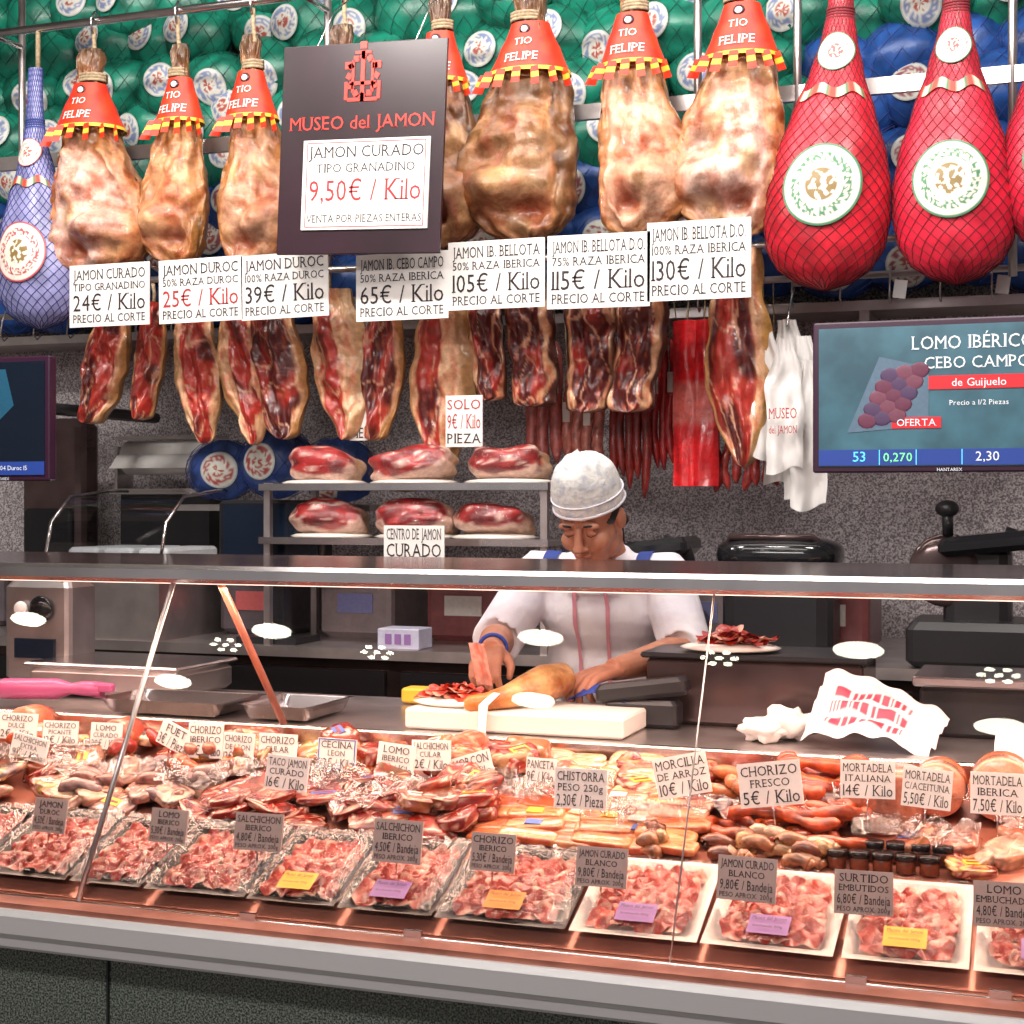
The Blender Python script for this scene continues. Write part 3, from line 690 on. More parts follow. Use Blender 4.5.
TR=[(-2.28,-2.08,1,None,1),(-2.08,-1.885,1,None,1),(-1.883,-1.684,1,None,1),(-1.682,-1.53,1,None,1),(-1.53,-1.327,1,None,1),(-1.327,-1.157,1,'yellow',1),(-1.157,-.982,1,'purple',1),(-.982,-.753,1,'orange',1),(-.753,-.541,0,'purple',0),(-.541,-.332,0,'purple',0),(-.332,-.143,0,'yellow',0),(-.143,.06,0,'purple',0),(.06,.26,0,'yellow',0),(.26,.46,0,None,0)]
for i,(a,b,k,l,c) in enumerate(TR): tray(a,b,k,i+1,l,c,dk=.2 if i<5 else -.1)
def fs_(x,l1,l2,p,w=.092,h=.066,z=.872):
    sign(x,2.405,z+.012,w,h,[(l1,1.,'ink'),(l2,.8,'ink'),(p,1.2,'ink'),('PESO APROX. 200g',.6,'ink')],(-12,0,R.uniform(-4,4)),'sign_grey',stick=.02)
fs_(-1.79,'JAMON','DUROC','4,50€ / Bandeja',.075,.062);fs_(-1.535,'LOMO','IBERICO','5,30€ / Bandeja',.078,.06)
fs_(-1.352,'SALCHICHON','IBERICO','4,80€ / Bandeja',.092,.065);fs_(-1.085,'SALCHICHON','IBERICO','4,50€ / Bandeja',.09,.072);fs_(-.911,'CHORIZO','IBERICO','5,30€ / Bandeja',.078,.062)
fs_(-.723,'JAMON CURADO','BLANCO','9,80€ / Bandeja',.086,.063,.862);fs_(-.486,'JAMON CURADO','BLANCO','9,80€ / Bandeja',.094,.068,.86);fs_(-.305,'SURTIDO','EMBUTIDOS','6,80€ / Bandeja',.088,.066,.855);fs_(-.10,'LOMO','EMBUCHADO','4,80€ / Bandeja',.088,.066,.855)
# ------------------------------------------------------------------ mid products
def dz_(y): return .886+(y-2.53)*.2405 if y>2.53 else .8+(y-2.3)*.374
def ms(x,z,w,h,l1,l2,p,y=2.75,ry=0,board='white_board',bd=None):
    sign(x,y-.01,z+.014,w,h,[(l1,1,'ink'),(l2,.8,'ink'),(p,1.3,'ink')],(-8,ry,R.uniform(-8,8)),board,stick=.05,border=bd)
KB='12€ / Kilo'
ms(-2.12,.977,.10,.055,'CHORIZO','DULCE',KB);ms(-2.01,.971,.08,.05,'CHORIZO','PICANTE',KB);ms(-1.897,.968,.073,.054,'LOMO','CURADO','20€ / Kilo')
ms(-2.04,.949,.09,.05,'SALCHICHON','EXTRA','9€ / Kilo',2.68,10);ms(-1.74,.977,.08,.05,'FUET','','3€ / Pieza',ry=20);ms(-1.66,.963,.075,.07,'CHORIZO','IBERICO','14€ / Kilo')
ms(-1.585,.957,.075,.06,'CHORIZO','DE LEON','13€ / Kilo');ms(-1.496,.955,.085,.065,'CHORIZO','CULAR','16€ / Kilo');ms(-1.365,.957,.085,.06,'CECINA','LEON','22€ / Kilo',bd='ink_blue')
ms(-1.407,.936,.086,.065,'TACO JAMON','CURADO','16€ / Kilo',2.62,4);ms(-1.24,.952,.08,.062,'LOMO','IBERICO','38€ / Kilo',ry=4);ms(-1.163,.967,.085,.058,'SALCHICHON','CULAR',KB,ry=-3)
ms(-1.07,.952,.083,.053,'MORCON','',KB,ry=-18);ms(-.924,.965,.06,.047,'PANCETA','','9€ / Kilo',2.70);ms(-.816,.945,.095,.07,'CHISTORRA','PESO 250g','2,30€ / Pieza',2.6)
ms(-.646,.965,.096,.072,'MORCILLA','DE ARROZ','10€ / Kilo',2.68,ry=-12);ms(-.485,.965,.107,.075,'CHORIZO','FRESCO','5€ / Kilo',2.64,-8)
ms(-.329,.985,.09,.063,'MORTADELA','ITALIANA','14€ / Kilo',2.66);ms(-.235,.975,.08,.065,'MORTADELA','C/ACEITUNA','5,50€ / Kilo',2.66,4);ms(-.121,.972,.085,.068,'MORTADELA','IBERICA','7,50€ / Kilo',2.66)
LABS=[(.78,.72,.66),(.6,.03,.03),(.08,.15,.45),(.8,.5,.05),(.78,.72,.66)]
def pile(name,x0,x1,y0,y1,n,kind,cols,sz,zup=.0,layers=1,seed=0,lab=.35):
    mb=MB(); rr=random.Random(seed*31+5)
    for k in range(n):
        x=rr.uniform(x0,x1); y=rr.uniform(y0,y1); lay=int(k*layers/n); z=dz_(y)+zup+lay*sz[2]*1.2; c=cols[rr.randrange(len(cols))]; c2=tuple(q*.4 for q in c); sd=rr.random()*90
        if kind=='pack':
            a=rr.uniform(-60,60); pal=cols[rr.randrange(len(cols))]; fatc=(.76,.42,.30)
            rx,ry=sz[0]*rr.uniform(.8,1.2),sz[1]*rr.uniform(.8,1.2); rot=(14+rr.uniform(-16,16),rr.uniform(-16,16),a)
            def pc(p):
                q=mixc(c,pal if noise.noise(p*3+Vector((sd,0,0)))>0.05 else c2,.8)
                if abs(noise.noise(p*2.3+Vector((0,sd,0))))<.05: q=fatc
                return q
            mb.ell((x,y,z+sz[2]),(rx,ry,sz[2]),'v_pack',pc,28,14,rot=rot,e=.5,dz=.2,seed=sd)
            if rr.random()<lab:
                T=Matrix.Translation((x,y,z+sz[2]))@Euler([math.radians(q) for q in rot]).to_matrix().to_4x4()
                mb.box((0,0,sz[2]*1.02),(rx*.9,ry*.6,.002),'v_label',LABS[rr.randrange(5)],T=T); mb.box((0,0,sz[2]*1.02+.001),(rx*.7,ry*.15,.002),'v_label',(.3,.05,.05),T=T)
        elif kind=='roll':
            a=rr.uniform(-.7,.7)+(pi/2 if rr.random()<.35 else 0); L=sz[1]*rr.uniform(.7,1.1); 
            P=[(x+math.cos(a)*L*(q/10-.5)+.012*math.sin(q*.6+sd),y+math.sin(a)*L*.6*(q/10-.5),z+sz[0]+.004*math.sin(q+sd)) for q in range(11)]
            r=[sz[0]*(.2 if q in(0,10) else .8 if q in(1,9) else 1+.16*nz(q*.9,sd)) for q in range(11)]
            mb.tube(P,r,'v_pack',lambda t,b_:mixc(c,c2,sst(-.3,.4,nz(t*9+sd,math.cos(b_)*2,math.sin(b_)))),n=12)
            if rr.random()<lab:
                p=P[5]; mb.box((p[0],p[1]-sz[0]*.6,p[2]+sz[0]*.75),(L*.3,.002,sz[0]*1.1),'v_label',LABS[rr.randrange(5)],rot=(-40,0,math.degrees(a) if abs(a)<1 else 0))
        elif kind=='link':
            P=[];r=[];a0=rr.uniform(0,6.3);rad=rr.uniform(.025,.05)
            for q in range(49):
                t=q/48*6.; P.append((x+rad*math.cos(a0+t)*1.3+.01*t-.03,y+rad*.7*math.sin(a0+t),z+sz[0]+.012*abs(math.sin(t*1.3+sd)))); r.append(sz[0]*(.25+.75*abs(math.sin(q/48*pi*5))**.35))
            mb.tube(P,r,'v_pack',lambda t,b_:mixc(c,c2,sst(-.2,.4,nz(t*15+sd,math.cos(b_)*2))),n=10)
    return mb.build(name)
RED=(.46,.028,.015);DR=(.22,.012,.010);PK=(.66,.22,.14);PE=(.76,.30,.12);OR=(.64,.09,.02);CR=(.74,.46,.30);GR=(.30,.18,.19);BR=(.30,.11,.04);TN=(.60,.32,.13);YE=(.72,.46,.12)
pile('vacuum_packed_sausage_pile',-2.9,-1.95,2.66,2.86,44,'pack',[RED,OR,PK,CR,BR],(.045,.038,.016),.0,3,1,.55)
pile('salami_pile',-2.9,-2.0,2.72,2.84,8,'roll',[RED,OR,PK],(.018,.12,.020),.03,2,21)
pile('vacuum_packed_sausage_pile',-2.7,-1.85,2.57,2.68,28,'pack',[PK,CR,RED,GR,YE],(.042,.032,.012),.0,2,2,.6)
pile('cured_sausage_pile',-1.95,-1.62,2.70,2.86,14,'roll',[PK,BR,RED,OR],(.015,.11,.018),.02,2,3,.2)
pile('vacuum_packed_sausage_pile',-1.97,-1.62,2.66,2.86,24,'pack',[PK,RED,CR,BR],(.042,.034,.014),.0,2,31,.45)
pile('cured_sausage_pile',-1.90,-1.60,2.57,2.70,16,'roll',[GR,(.40,.24,.22),(.38,.14,.11)],(.014,.09,.014),.01,2,4,.15)
pile('vacuum_packed_sausage_pile',-1.90,-1.60,2.56,2.68,18,'pack',[GR,PK,CR,(.42,.2,.17)],(.04,.032,.012),.0,2,32,.4)
pile('cured_meat_pack_pile',-1.60,-1.22,2.56,2.72,34,'pack',[DR,RED,(.34,.05,.02),DR],(.05,.035,.009),.0,3,5,.15)
pile('smoked_meat_pile',-1.62,-1.25,2.75,2.87,22,'pack',[BR,RED,TN,OR,YE],(.042,.032,.020),.0,2,6,.25)
pile('cured_meat_pack_pile',-1.24,-1.0,2.56,2.74,24,'pack',[DR,RED,(.45,.08,.03),BR],(.04,.035,.014),.0,3,7,.35)
pile('salami_pile',-1.25,-.97,2.78,2.87,12,'pack',[OR,PE,RED,TN],(.04,.032,.02),.01,2,8,.35)
mb=MB()
for x,y,r,c in((-1.12,2.80,.038,(.66,.10,.04)),(-1.9,2.78,.036,(.58,.08,.04)),(-2.15,2.8,.04,(.62,.16,.08))):
    z=dz_(y)+r+.02; mb.tube([(x,y+.08,z),(x,y+.05,z),(x,y,z),(x,y-.005,z)],[r*.8,r,r,r*.93],'v_pack',lambda t,a:mixc(c,(.7,.35,.22),.8 if nz(t*20,math.cos(a)*6,math.sin(a)*6)>.2 else 0),n=32)
mb.build('salami_half')
mb=MB()
for row in range(5):
    for k in range(6):
        x=-.965+k*.062+R.uniform(-.012,.012); y=2.57+row*.032+R.uniform(-.006,.006)
        c=[PE,(.76,.32,.16),(.68,.17,.06),CR][R.randrange(4)]; sd=R.random()*60
        mb.ell((x,y,dz_(y)+.010+.006*(k%2)+.004*row),(.055,.020,.008),'v_pack',lambda p:mixc(c,(.62,.10,.03),.9 if math.sin(p.y*9+sd)>.3 and abs(p.x)<.85 else 0),28,8,rot=(16,R.uniform(-6,6),R.uniform(-9,9)),e=.4)
        if R.random()<.2: mb.box((x,y-.004,dz_(y)+.024+.004*row),(.03,.018,.002),'v_label',LABS[R.randrange(5)],rot=(16,0,0))
mb.build('chistorra_pack_stack')
mb=MB()
for g,(gx,gy) in enumerate(((-.90,2.80),(-.79,2.82),(-.69,2.80),(-.745,2.755),(-.86,2.745),(-.97,2.82))):
    for k in range(7):
        y=gy+.05-k*.013; sd=R.random()*30; c=[TN,PE,CR,(.62,.2,.1)][(g+k)%4]
        mb.ell((gx+R.uniform(-.006,.006),y,dz_(y)+.035-.002*k),(.056,.022,.004),'v_pack',lambda p:mixc(c,(.78,.50,.34),.8 if abs(noise.noise(p*2+Vector((sd,0,0))))<.12 else 0),28,8,rot=(28,R.uniform(-4,4),R.uniform(-5,5)),e=.6,dz=.1,seed=sd)
mb.build('sliced_bacon_fan')
pile('panceta_pack_pile',-.99,-.64,2.76,2.87,12,'pack',[TN,CR,PE,RED],(.05,.04,.012),.0,2,9,.3)
pile('chorizo_link_pile',-.64,-.38,2.68,2.85,20,'link',[OR,(.50,.045,.015),(.64,.17,.045)],(.014,.1,.018),.0,3,10)
pile('chorizo_link_pile',-.56,-.40,2.62,2.70,8,'link',[OR,(.34,.025,.012)],(.012,.1,.02),.0,2,15)
pile('small_sausage_pile',-.70,-.38,2.55,2.62,26,'roll',[TN,(.5,.2,.09),(.26,.07,.03),CR],(.012,.045,.014),.0,2,11,.0)
mb=MB()
mb.tube([(-.315,2.76,.94),(-.315,2.755,.955),(-.315,2.75,1.03),(-.315,2.75,1.037)],[.062,.068,.068,.06],'v_pack',lambda t,a:mixc((.44,.17,.11),(.30,.09,.055),sst(0,.4,nz(t*6,a*2))),n=28)
mb.build('mortadella_block')
def mort(x,y,r,z=None):
    mb=MB(); z=(z or dz_(y))+r
    mb.ell((x,y+.03,z),(r,r*1.1,r),'v_pack',lambda p:mixc((.66,.17,.06),(.48,.09,.03),sst(-.3,.4,noise.noise(p*2))),24,16)
    mb.tube([(x,y,z),(x,y-r*.75,z),(x,y-r*.8,z)],[r*.99,r*.96,r*.9],'v_pack',(.74,.30,.19),n=28)
    mb.build('mortadella_half')
mort(-.225,2.80,.048);mort(-.12,2.80,.056);mort(-.02,2.78,.052);mort(.1,2.79,.06);mort(.23,2.8,.055)
pile('mortadella_piece_pile',-.26,.4,2.63,2.72,16,'pack',[(.68,.29,.17),PE,(.58,.13,.06)],(.042,.032,.016),.0,1,12,.3)
mb=MB()
for i in range(5):
    for j in range(2):
        x=-.37+i*.037+(j*.018); y=2.575+j*.04; z=dz_(y)
        T=Matrix.Translation((x,y,z))
        mb.tube([(0,0,0),(0,0,.018),(0,0,.02)],[.016,.016,.015],'v_pack',(.2,.05,.02),n=16,T=T); mb.tube([(0,0,.02),(0,0,.03),(0,0,.031)],[.0175,.0175,.015],'black_gloss',n=16,T=T)
mb.build('pate_jar_group')
pile('cheese_and_meat_pack_pile',-.2,.4,2.56,2.62,16,'pack',[CR,YE,(.5,.07,.04)],(.036,.026,.011),.0,1,13,.4)
mb=MB()
for k in range(30):
    x=-2.1+k*.07+R.uniform(-.02,.02); y=R.uniform(2.6,2.78); s_=R.random()*50; a=R.uniform(-.6,.6)
    mb.grid(lambda u,v:(x+(u-.5)*.11*math.cos(a)-(v-.5)*.07*math.sin(a),y+(u-.5)*.11*math.sin(a)+(v-.5)*.07*math.cos(a),dz_(y)+.052+(v-.5)*.02+.022*nz(u*4+s_,v*4)),12,10,'crinkle')
mb.build('cling_film_sheets')
# ------------------------------------------------------------------ worktop things
mb=MB(); mb.box((0,0,.022),(.475,.22,.042),'poly_board',bev=.005); mb.build('cutting_board',None,(-1.085,3.085,1.021))
mb=MB(); 
mb.tube([(-1.035,3.20,1.105),(-1.045,3.18,1.112),(-1.065,3.13,1.11),(-1.09,3.08,1.10),(-1.115,3.03,1.09),(-1.15,3.0,1.082),(-1.18,2.985,1.078),(-1.19,2.98,1.078)],[.02,.042,.044,.036,.026,.02,.019,.010],'v_ham',lambda t,a:mixc(mixc((.62,.34,.14),(.42,.20,.06),sst(-.2,.4,nz(t*8,math.cos(a)*2))),(.66,.24,.04),sst(.5,.75,t)),n=20,flat=.9)
mb.tube([(-1.128,3.0,1.10),(-1.14,2.96,1.08),(-1.14,2.95,1.03),(-1.135,2.945,1.0)],[.012,.012,.011,.010],'paper',n=8,flat=.2)
mb.build('ham_leg_on_board')
mb=MB(); mb.ell((0,0,.006),(.105,.075,.010),'poly_board',nu=28,nv=6)
for k in range(60):
    a=R.uniform(0,6.3); d=R.uniform(0,.07); slice_(mb,d*math.cos(a)*1.2,d*math.sin(a)*.8,.016+.03*(1-d/.08)*R.random(),.028,.014,R.uniform(-1,1),R.uniform(-30,30),k,R.uniform(0,6),0)
mb.build('plate_of_sliced_ham',None,(-1.235,3.07,1.065))
mb=MB(); mb.grid(lambda u,v:(-1.02+.13*u,3.15+.08*v+.01*nz(u*5,v*5),1.07+.035*math.sin(u*pi)*(.6+.4*math.sin(v*pi))+.012*nz(u*6,v*6,3)),18,12,'blue_cloth'); mb.build('blue_towel')
def gtray(x,y,w,l):
    mb=MB(); 
    def f(u,v):
        e=max(abs(u-.5),abs(v-.5))*2; return ((u-.5)*w,(v-.5)*l,.003+.035*sst(.78,.93,e)-.002*sst(.95,1,e))
    mb.grid(f,24,20,'steel'); mb.build('steel_tray',None,(x,y,1.021))
gtray(-1.9,3.04,.34,.20); gtray(-1.62,3.06,.18,.22)
mb=MB(); mb.box((0,0,.04),(.42,.26,.06),'steel_brushed',bev=.01); mb.box((0,0,.078),(.44,.28,.012),'steel',bev=.005); mb.box((-.3,.08,.14),(.2,.12,.26),'steel_brushed',bev=.015); mb.ell((-.28,.01,.2),(.035,.01,.035),'black_gloss'); mb.ell((-.34,.01,.2),(.02,.01,.02),'white_board'); mb.box((-.3,.015,.1),(.12,.01,.05),'screen_dark')
mb.build('weighing_scale',None,(-2.2,3.29,1.021))
mb=MB(); mb.tube([(-2.36,2.98,1.06),(-2.34,2.98,1.062),(-2.2,2.99,1.066),(-2.16,2.99,1.068),(-2.13,2.99,1.07),(-2.08,2.99,1.07)],[.015,.024,.024,.012,.017,.017],'pinkbottle',n=16); mb.box((-2.07,2.985,1.075),(.05,.02,.02),'pinkbottle',bev=.005); mb.build('spray_bottle')
mb=MB(); mb.box((0,0,.07),(.46,.22,.14),'steel_dark',bev=.008); mb.box((0,0,.147),(.48,.24,.012),'black',bev=.004); mb.build('dark_work_unit',None,(-.64,3.34,1.021))
mb=MB(); mb.box((0,0,.05),(.7,.2,.10),'black',bev=.008); mb.box((0,-.02,.115),(.72,.24,.02),'steel',bev=.004); mb.build('steel_work_unit',None,(.05,3.34,1.021))
mb=MB(); mb.ell((0,0,.005),(.11,.085,.01),'poly_board',nu=24,nv=6)
for k in range(50):
    a=R.uniform(0,6.3); d=R.uniform(0,.06); slice_(mb,d*math.cos(a)*1.3,d*math.sin(a),.016+.03*(1-d/.07)*R.random(),.03,.018,R.uniform(-1,1),R.uniform(-30,30),k,R.uniform(0,6),.6)
mb.build('plate_of_sliced_ham',None,(-.70,3.30,1.178))
mb=MB(); 
def pp(u,v): return (-.50+.24*u+.03*v,3.0+.12*v,1.035+.12*v*(1-.55*u)+.018*nz(u*5,v*5)+.02*math.sin(u*4))
def ppc(u,v):
    if .18<v<.82 and .15<u<.75:
        k=(v-.18)/.64*3; 
        if k%1<.6 and nz(u*38,int(k)*5.)>-.12: return (.5,.03,.07)
    return (.72,.66,.67)
mb.grid(pp,70,30,'v_label',ppc)
mb.build('printed_wrapping_paper')
mb=MB(); mb.ell((-.585,3.06,1.045),(.045,.045,.024),'paper',nu=20,nv=14,dz=.9,seed=3); mb.ell((-.53,3.10,1.055),(.045,.035,.03),'paper',nu=20,nv=14,dz=.9,seed=7); mb.build('crumpled_paper')
mb=MB(); mb.grid(lambda u,v:(-.14+.25*u,2.93+.12*v,1.03+.04*math.sin(v*2)+.015*nz(u*5,v*5)+.02*u),14,10,'paper'); mb.build('wrapping_sheet')
mb=MB(); mb.box((-.86,3.17,1.10),(.20,.05,.04),'black',rot=(0,-8,0),bev=.01); mb.box((-.86,3.18,1.05),(.16,.06,.06),'black',bev=.01); mb.build('knife_block')
mb=MB(); mb.box((0,0,.02),(.1,.06,.035),'yellow',bev=.005); mb.box((.03,-.031,.02),(.03,.003,.03),'ink_blue'); mb.build('sponge_pack',None,(-1.44,3.36,1.021))
# ------------------------------------------------------------------ vendor
V=Vector
vend=empty('shop_vendor',(-1.085,3.7,0))
vend_loc=V((-1.085,3.7,0))
def pb(mb,name,voxel,smooth=3):
    o=mb.build(name,vend); o.location=-vend_loc
    md=o.modifiers.new('r','REMESH'); md.mode='VOXEL'; md.voxel_size=voxel; md.use_smooth_shade=True
    s=o.modifiers.new('s','SMOOTH'); s.factor=.5; s.iterations=smooth
    return o
headT=Matrix.Translation((-1.055,3.43,1.462))@Euler((math.radians(31),0,math.radians(-4))).to_matrix().to_4x4()@Matrix.Scale(.92,4)
HP=lambda p:headT@V(p)
b=MB(); S_='skin'
def E(c,r,rot=None): b.ell(c,r,S_,nu=24,nv=16,T=headT,rot=rot)
E((0,.012,.035),(.077,.096,.088)); E((0,-.02,-.03),(.064,.07,.08)); E((0,-.035,-.075),(.048,.048,.042)); E((0,-.072,-.1),(.022,.018,.017))
for s in(-1,1):
    E((s*.036,-.062,-.032),(.027,.025,.027)); E((s*.076,.008,-.008),(.011,.019,.031),(0,0,s*-15)); E((s*.03,-.078,.002),(.015,.011,.008)); E((s*.013,-.101,-.034),(.009,.010,.008))
    E((s*.03,-.082,.024),(.025,.012,.009),(0,s*8,0)); E((s*.045,-.01,-.075),(.02,.035,.03))
b.tube([HP((0,-.084,.018)),HP((0,-.1,-.008)),HP((0,-.114,-.03)),HP((0,-.1,-.04))],[.008,.010,.0125,.008],S_,n=12)
E((0,-.09,-.057),(.022,.010,.006)); E((0,-.087,-.069),(.019,.010,.007))
nb=V((-1.08,3.6,1.37))
b.tube([HP((0,.02,-.03)),HP((0,.035,-.08)),nb+V((0,-.02,.03)),nb+V((0,.02,-.06))],[.05,.053,.056,.075],S_,n=18)
b.ell((-1.085,3.62,1.28),(.13,.075,.08),S_)
def hand(w,fdir,up,side,curl,spread=1.):
    x=V(fdir).normalized(); z=V(up); z=(z-x*z.dot(x)).normalized(); y=z.cross(x)*side
    w=V(w); L=lambda a,bb,c:w+x*a+y*bb+z*c
    ks=[(.082,.030),(.088,.010),(.084,-.010),(.076,-.028)]; ln=[.068,.076,.071,.056]
    b.ell((0,0,0),(.043,.034,.014),S_,nu=18,nv=12,T=Matrix.Translation(L(.045,.002,0))@Matrix((x,y,z)).transposed().to_4x4())
    for (kx,ky),l,c_ in zip(ks,ln,curl):
        b.tube([L(0,ky*.55,0),L(kx*.5,ky*.85,.001),L(kx,ky,0)],[.014,.0125,.0105],S_,n=10)
        p=L(kx,ky,0); a=0; pts=[p];rad=[.0102]
        for seg,sc in((.45,.9),(.3,1.1),(.25,.8)):
            a+=c_*sc; d=x*math.cos(a)-z*math.sin(a)+y*(ky*1.5*spread if seg==.45 else 0); p=p+d.normalized()*l*seg; pts.append(p); rad.append([.009,.0085,.0065][len(rad)-1])
        b.tube(pts,rad,S_,n=10)
        e=pts[-1]; b.ell(e,(.0066,)*3,S_,nu=8,nv=6)
    b.tube([L(.012,.018,-.004),L(.035,.04,-.012),L(.06,.052,-.022),L(.08,.05,-.034)],[.015,.0135,.010,.0075],S_,n=10); b.ell(L(.08,.05,-.034),(.0078,)*3,S_,nu=8,nv=6)
sR=V((-1.245,3.62,1.315)); eR=V((-1.31,3.50,1.165)); wR=V((-1.235,3.265,1.165))
sL=V((-.925,3.62,1.315)); eL=V((-.85,3.52,1.150)); wL=V((-.945,3.27,1.13))
for s,e,w in((sR,eR,wR),(sL,eL,wL)):
    b.tube([s,s.lerp(e,.5),e,e.lerp(w,.25),e.lerp(w,.6),w,w+(w-e).normalized()*.02],[.048,.046,.04,.042,.034,.026,.024],S_,n=16)
hand(wR,(.10,-.85,-.35),(-.1,-.35,.9),1,[.75,.8,.85,.9])
hand(wL,(-.62,-.72,-.2),(-.1,-.2,1),-1,[.6,.65,.7,.75])
body=pb(b,'body',.0032,2)
b=MB(); C='shirt'; cx=-1.085
b.ell((cx,3.635,1.24),(.165,.105,.13),C); b.ell((cx,3.68,1.10),(.158,.115,.15),C); b.ell((cx,3.74,.95),(.165,.125,.14),C); b.ell((cx,3.62,1.33),(.13,.075,.055),C)
for s,e,w in((sR,eR,wR),(sL,eL,wL)):
    d=s.lerp(e,1.0); b.ell(s+V((0,0,-.005)),(.068,.066,.062),C); b.tube([s.lerp(V((cx,3.63,1.28)),.5),s,s.lerp(e,.4),d,e.lerp(w,.10)],[.075,.066,.064,.062,.062],C,n=18)
b.tube([nb+V((0,.02,-.08)),nb+V((0,.01,-.02)),nb+V((0,.0,.005))],[.11,.082,.07],C,n=18)
shirt=pb(b,'shirt',.006,4)
b=MB()
for s in(-1,1):
    x=cx+s*.115
    P=[(x,3.70,1.36),(x,3.62,1.40),(x,3.54,1.35),(x,3.52,1.32)]
    def sf(u,v,P=P):
        q=v*(len(P)-1); i=min(int(q),len(P)-2); p=V(P[i]).lerp(V(P[i+1]),q-i); return (p.x+(u-.5)*.036,p.y-.01,p.z)
    b.grid(sf,3,24,'navy')
    b.grid(lambda u,v,x=x,s=s:(cx+s*.045+(u-.5)*.012,3.50,1.33-v*.33),2,20,'pinkstripe')
st=b.build('apron_straps',vend); st.location=-vend_loc
sw=st.modifiers.new('w','SHRINKWRAP'); sw.target=shirt; sw.offset=.004; sw.wrap_mode='OUTSIDE_SURFACE'
b=MB()
for s in(-1,1):
    b.tube([(cx+s*.08,3.75,.98),(cx+s*.09,3.76,.75),(cx+s*.09,3.77,.48),(cx+s*.09,3.8,.1)],[.09,.085,.065,.05],'trousers',n=16)
b.ell((cx,3.75,.95),(.15,.11,.12),'trousers'); pb(b,'trousers',.01)
b=MB()
for s in(-1,1): b.ell((cx+s*.095,3.74,.04),(.045,.13,.04),'black',nu=20,nv=12,e=.8); b.box((cx+s*.095,3.74,.008),(.09,.26,.016),'black',bev=.004)
o=b.build('shoes',vend); o.location=-vend_loc
b=MB()
b.ell((0,.02,.02),(.081,.094,.062),'hair',T=headT,nu=28,nv=16)
for s in(-1,1):
    b.tube([HP((s*.016,-.0915,.025)),HP((s*.03,-.095,.029)),HP((s*.046,-.084,.025))],[.002,.003,.0015],'hair',n=8)
    b.tube([HP((s*.018,-.086,-.003)),HP((s*.03,-.0905,-.005)),HP((s*.042,-.084,-.002))],[.0008,.0014,.0008],'hair',n=6)
b.tube([HP((-.02,-.093,-.061)),HP((0,-.1,-.062)),HP((.02,-.093,-.061))],[.0015,.0035,.0015],'lip',n=8)
b.tube([HP((-.017,-.091,-.067)),HP((0,-.0965,-.069)),HP((.017,-.091,-.067))],[.002,.004,.002],'lip',n=8)
o=b.build('hair_and_face_detail',vend); o.location=-vend_loc
b=MB()
def capf(u,v):
    a=2*pi*u
    if v<.2: k=v/.2; rr=1+.03*math.sin(pi*k); z=.035+.03*k
    else:
        k=(v-.2)/.8; rr=math.cos(k*pi/2)**.8; z=.065+.110*math.sin(k*pi/2)
    rr=max(rr,.001)
    return HP((.086*rr*math.cos(a)*(1+.02*math.sin(a*9)*(v>.2)),.012+.104*rr*math.sin(a),z-.012*math.sin(a)+.010*nz(math.cos(a)*2,math.sin(a)*2,v*5)))
b.grid(lambda u,v:tuple(capf(u,v)),48,24,'capcloth')
b.tube([tuple(headT@V((.088*math.cos(q*pi/20),.012+.106*math.sin(q*pi/20),.037-.012*math.sin(q*pi/20)))) for q in range(41)],.0035,'shirt',n=6,cap=False)
b.tube([tuple(headT@V((.0885*math.cos(q*pi/20),.012+.1065*math.sin(q*pi/20),.066-.012*math.sin(q*pi/20)))) for q in range(41)],.002,'shirt',n=6,cap=False)
o=b.build('paper_cap',vend); o.location=-vend_loc
b=MB(); ax=(wR-eR).normalized(); u_=ax.cross(V((0,0,1))).normalized(); v_=ax.cross(u_)
b.tube([wR-ax*.012+u_*.031*math.cos(q*pi/12)+v_*.031*math.sin(q*pi/12) for q in range(25)],.005,'blue_cloth',n=6,cap=False)
o=b.build('wristband',vend); o.location=-vend_loc
mb=MB(); mb.grid(lambda u,v:(-1.22+.04*(u-.5)+.02*v,3.13+.01*math.sin(u*5),1.19-.09*v),8,12,'v_meat',lambda u,v:mixc((.66,.16,.1),(.8,.5,.4),nz(u*4,v*6)+.4)); mb.build('ham_slice')
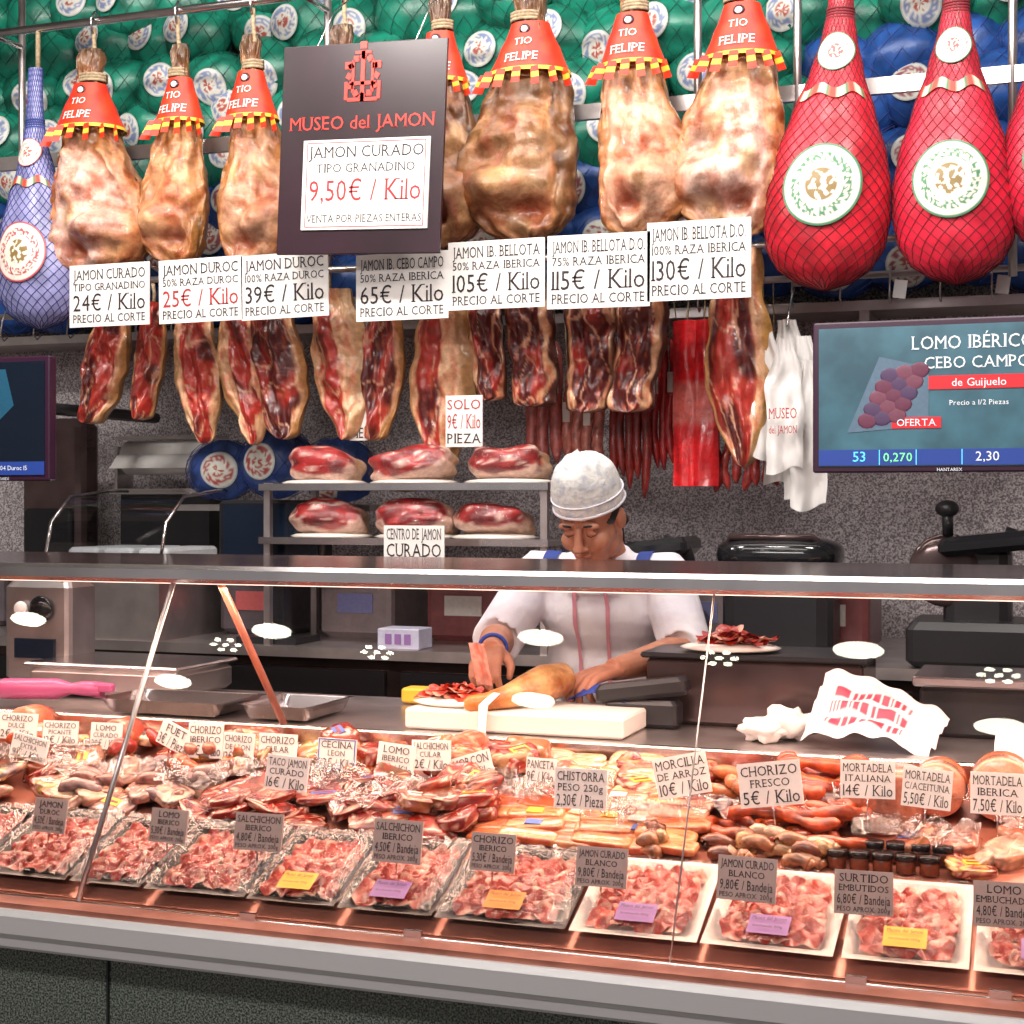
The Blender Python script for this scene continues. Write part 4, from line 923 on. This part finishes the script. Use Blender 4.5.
# ------------------------------------------------------------------ lamps
mb=MB()
for x,y in[(-4.04,.91),(-2.92,.89),(-1.82,.90),(-.69,.89),(-.24,.59),(-3.45,.62),(-1.90,.61)]:
    T=Matrix.Translation((x,y,3.5))@Matrix.Diagonal((1.,.42,1.,1.)); n=28
    mb.tube([(0,0,.01),(0,0,-.015)],[.10,.095],'alu',n=n,T=T); mb.tube([(0,0,-.013),(0,0,-.018)],[.086,.086],'lamp',n=n,T=T)
mb.build('ceiling_downlight_group')
mb=MB()
for x,y in[(-3.14,.82),(-2.49,.81),(-1.17,.84),(-.24,.81)]:
    T=Matrix.Translation((x,y,3.49))@Matrix.Diagonal((1.,.5,1.,1.)); mb.tube([(0,0,.02),(0,0,-.01)],.08,'black',n=24,T=T)
    for k in range(7):
        a=2*pi*k/6; r=.055 if k<6 else 0; mb.tube([(r*math.cos(a),r*math.sin(a),-.008),(r*math.cos(a),r*math.sin(a),-.014)],.016,'lamp',n=12,T=T)
mb.build('led_spot_cluster_group')
def area(name,loc,tgt,sx,sy,e,col):
    l=bpy.data.lights.new(name,'AREA'); l.shape='RECTANGLE'; l.size=sx; l.size_y=sy; l.energy=e; l.color=col
    o=bpy.data.objects.new(name,l); scene.collection.objects.link(o); o.location=loc
    o.rotation_euler=(V(tgt)-V(loc)).to_track_quat('-Z','Y').to_euler(); return o
for i,x in enumerate((-3.3,-2.2,-1.1,0.)): area('track_light',(x,2.7,3.3),(x,4.25,2.2),.4,.12,22,(1,.95,.89))
area('ceiling_fill_light',(-1.2,1.75,3.4),(-1.1,2.6,.8),2.6,.3,26,(1,.93,.87))  # unseen area fill over the counter, placed clear of the glass reflection
area('ceiling_fill_light',(-1.4,-1.5,3.4),(-1.3,3.0,1.2),3.2,.3,95,(1,.95,.92))  # added front fill behind the camera, set back so the glass doesn't mirror it
area('work_light',(-1.3,3.7,3.4),(-1.3,4.1,1.),3.6,.3,30,(1,.93,.90))
area('case_light',(-.9,2.66,1.328),(-.9,2.62,.8),3.6,.04,23,(1,.69,.50))
area('case_light',(-.9,2.98,1.34),(-.9,2.9,.8),3.6,.04,15,(1,.76,.66))
w=bpy.data.worlds.new('w'); scene.world=w; w.use_nodes=True
w.node_tree.nodes['Background'].inputs[0].default_value=(.92,.87,.88,1); w.node_tree.nodes['Background'].inputs[1].default_value=.36
# ------------------------------------------------------------------ camera
cd=bpy.data.cameras.new('camera'); cam=bpy.data.objects.new('camera',cd); scene.collection.objects.link(cam)
cam.location=(0,0,1.5); cam.rotation_euler=(pi/2,0,math.radians(20)); cd.sensor_width=36; cd.lens=54.5; cd.shift_y=-12/1024
scene.camera=cam
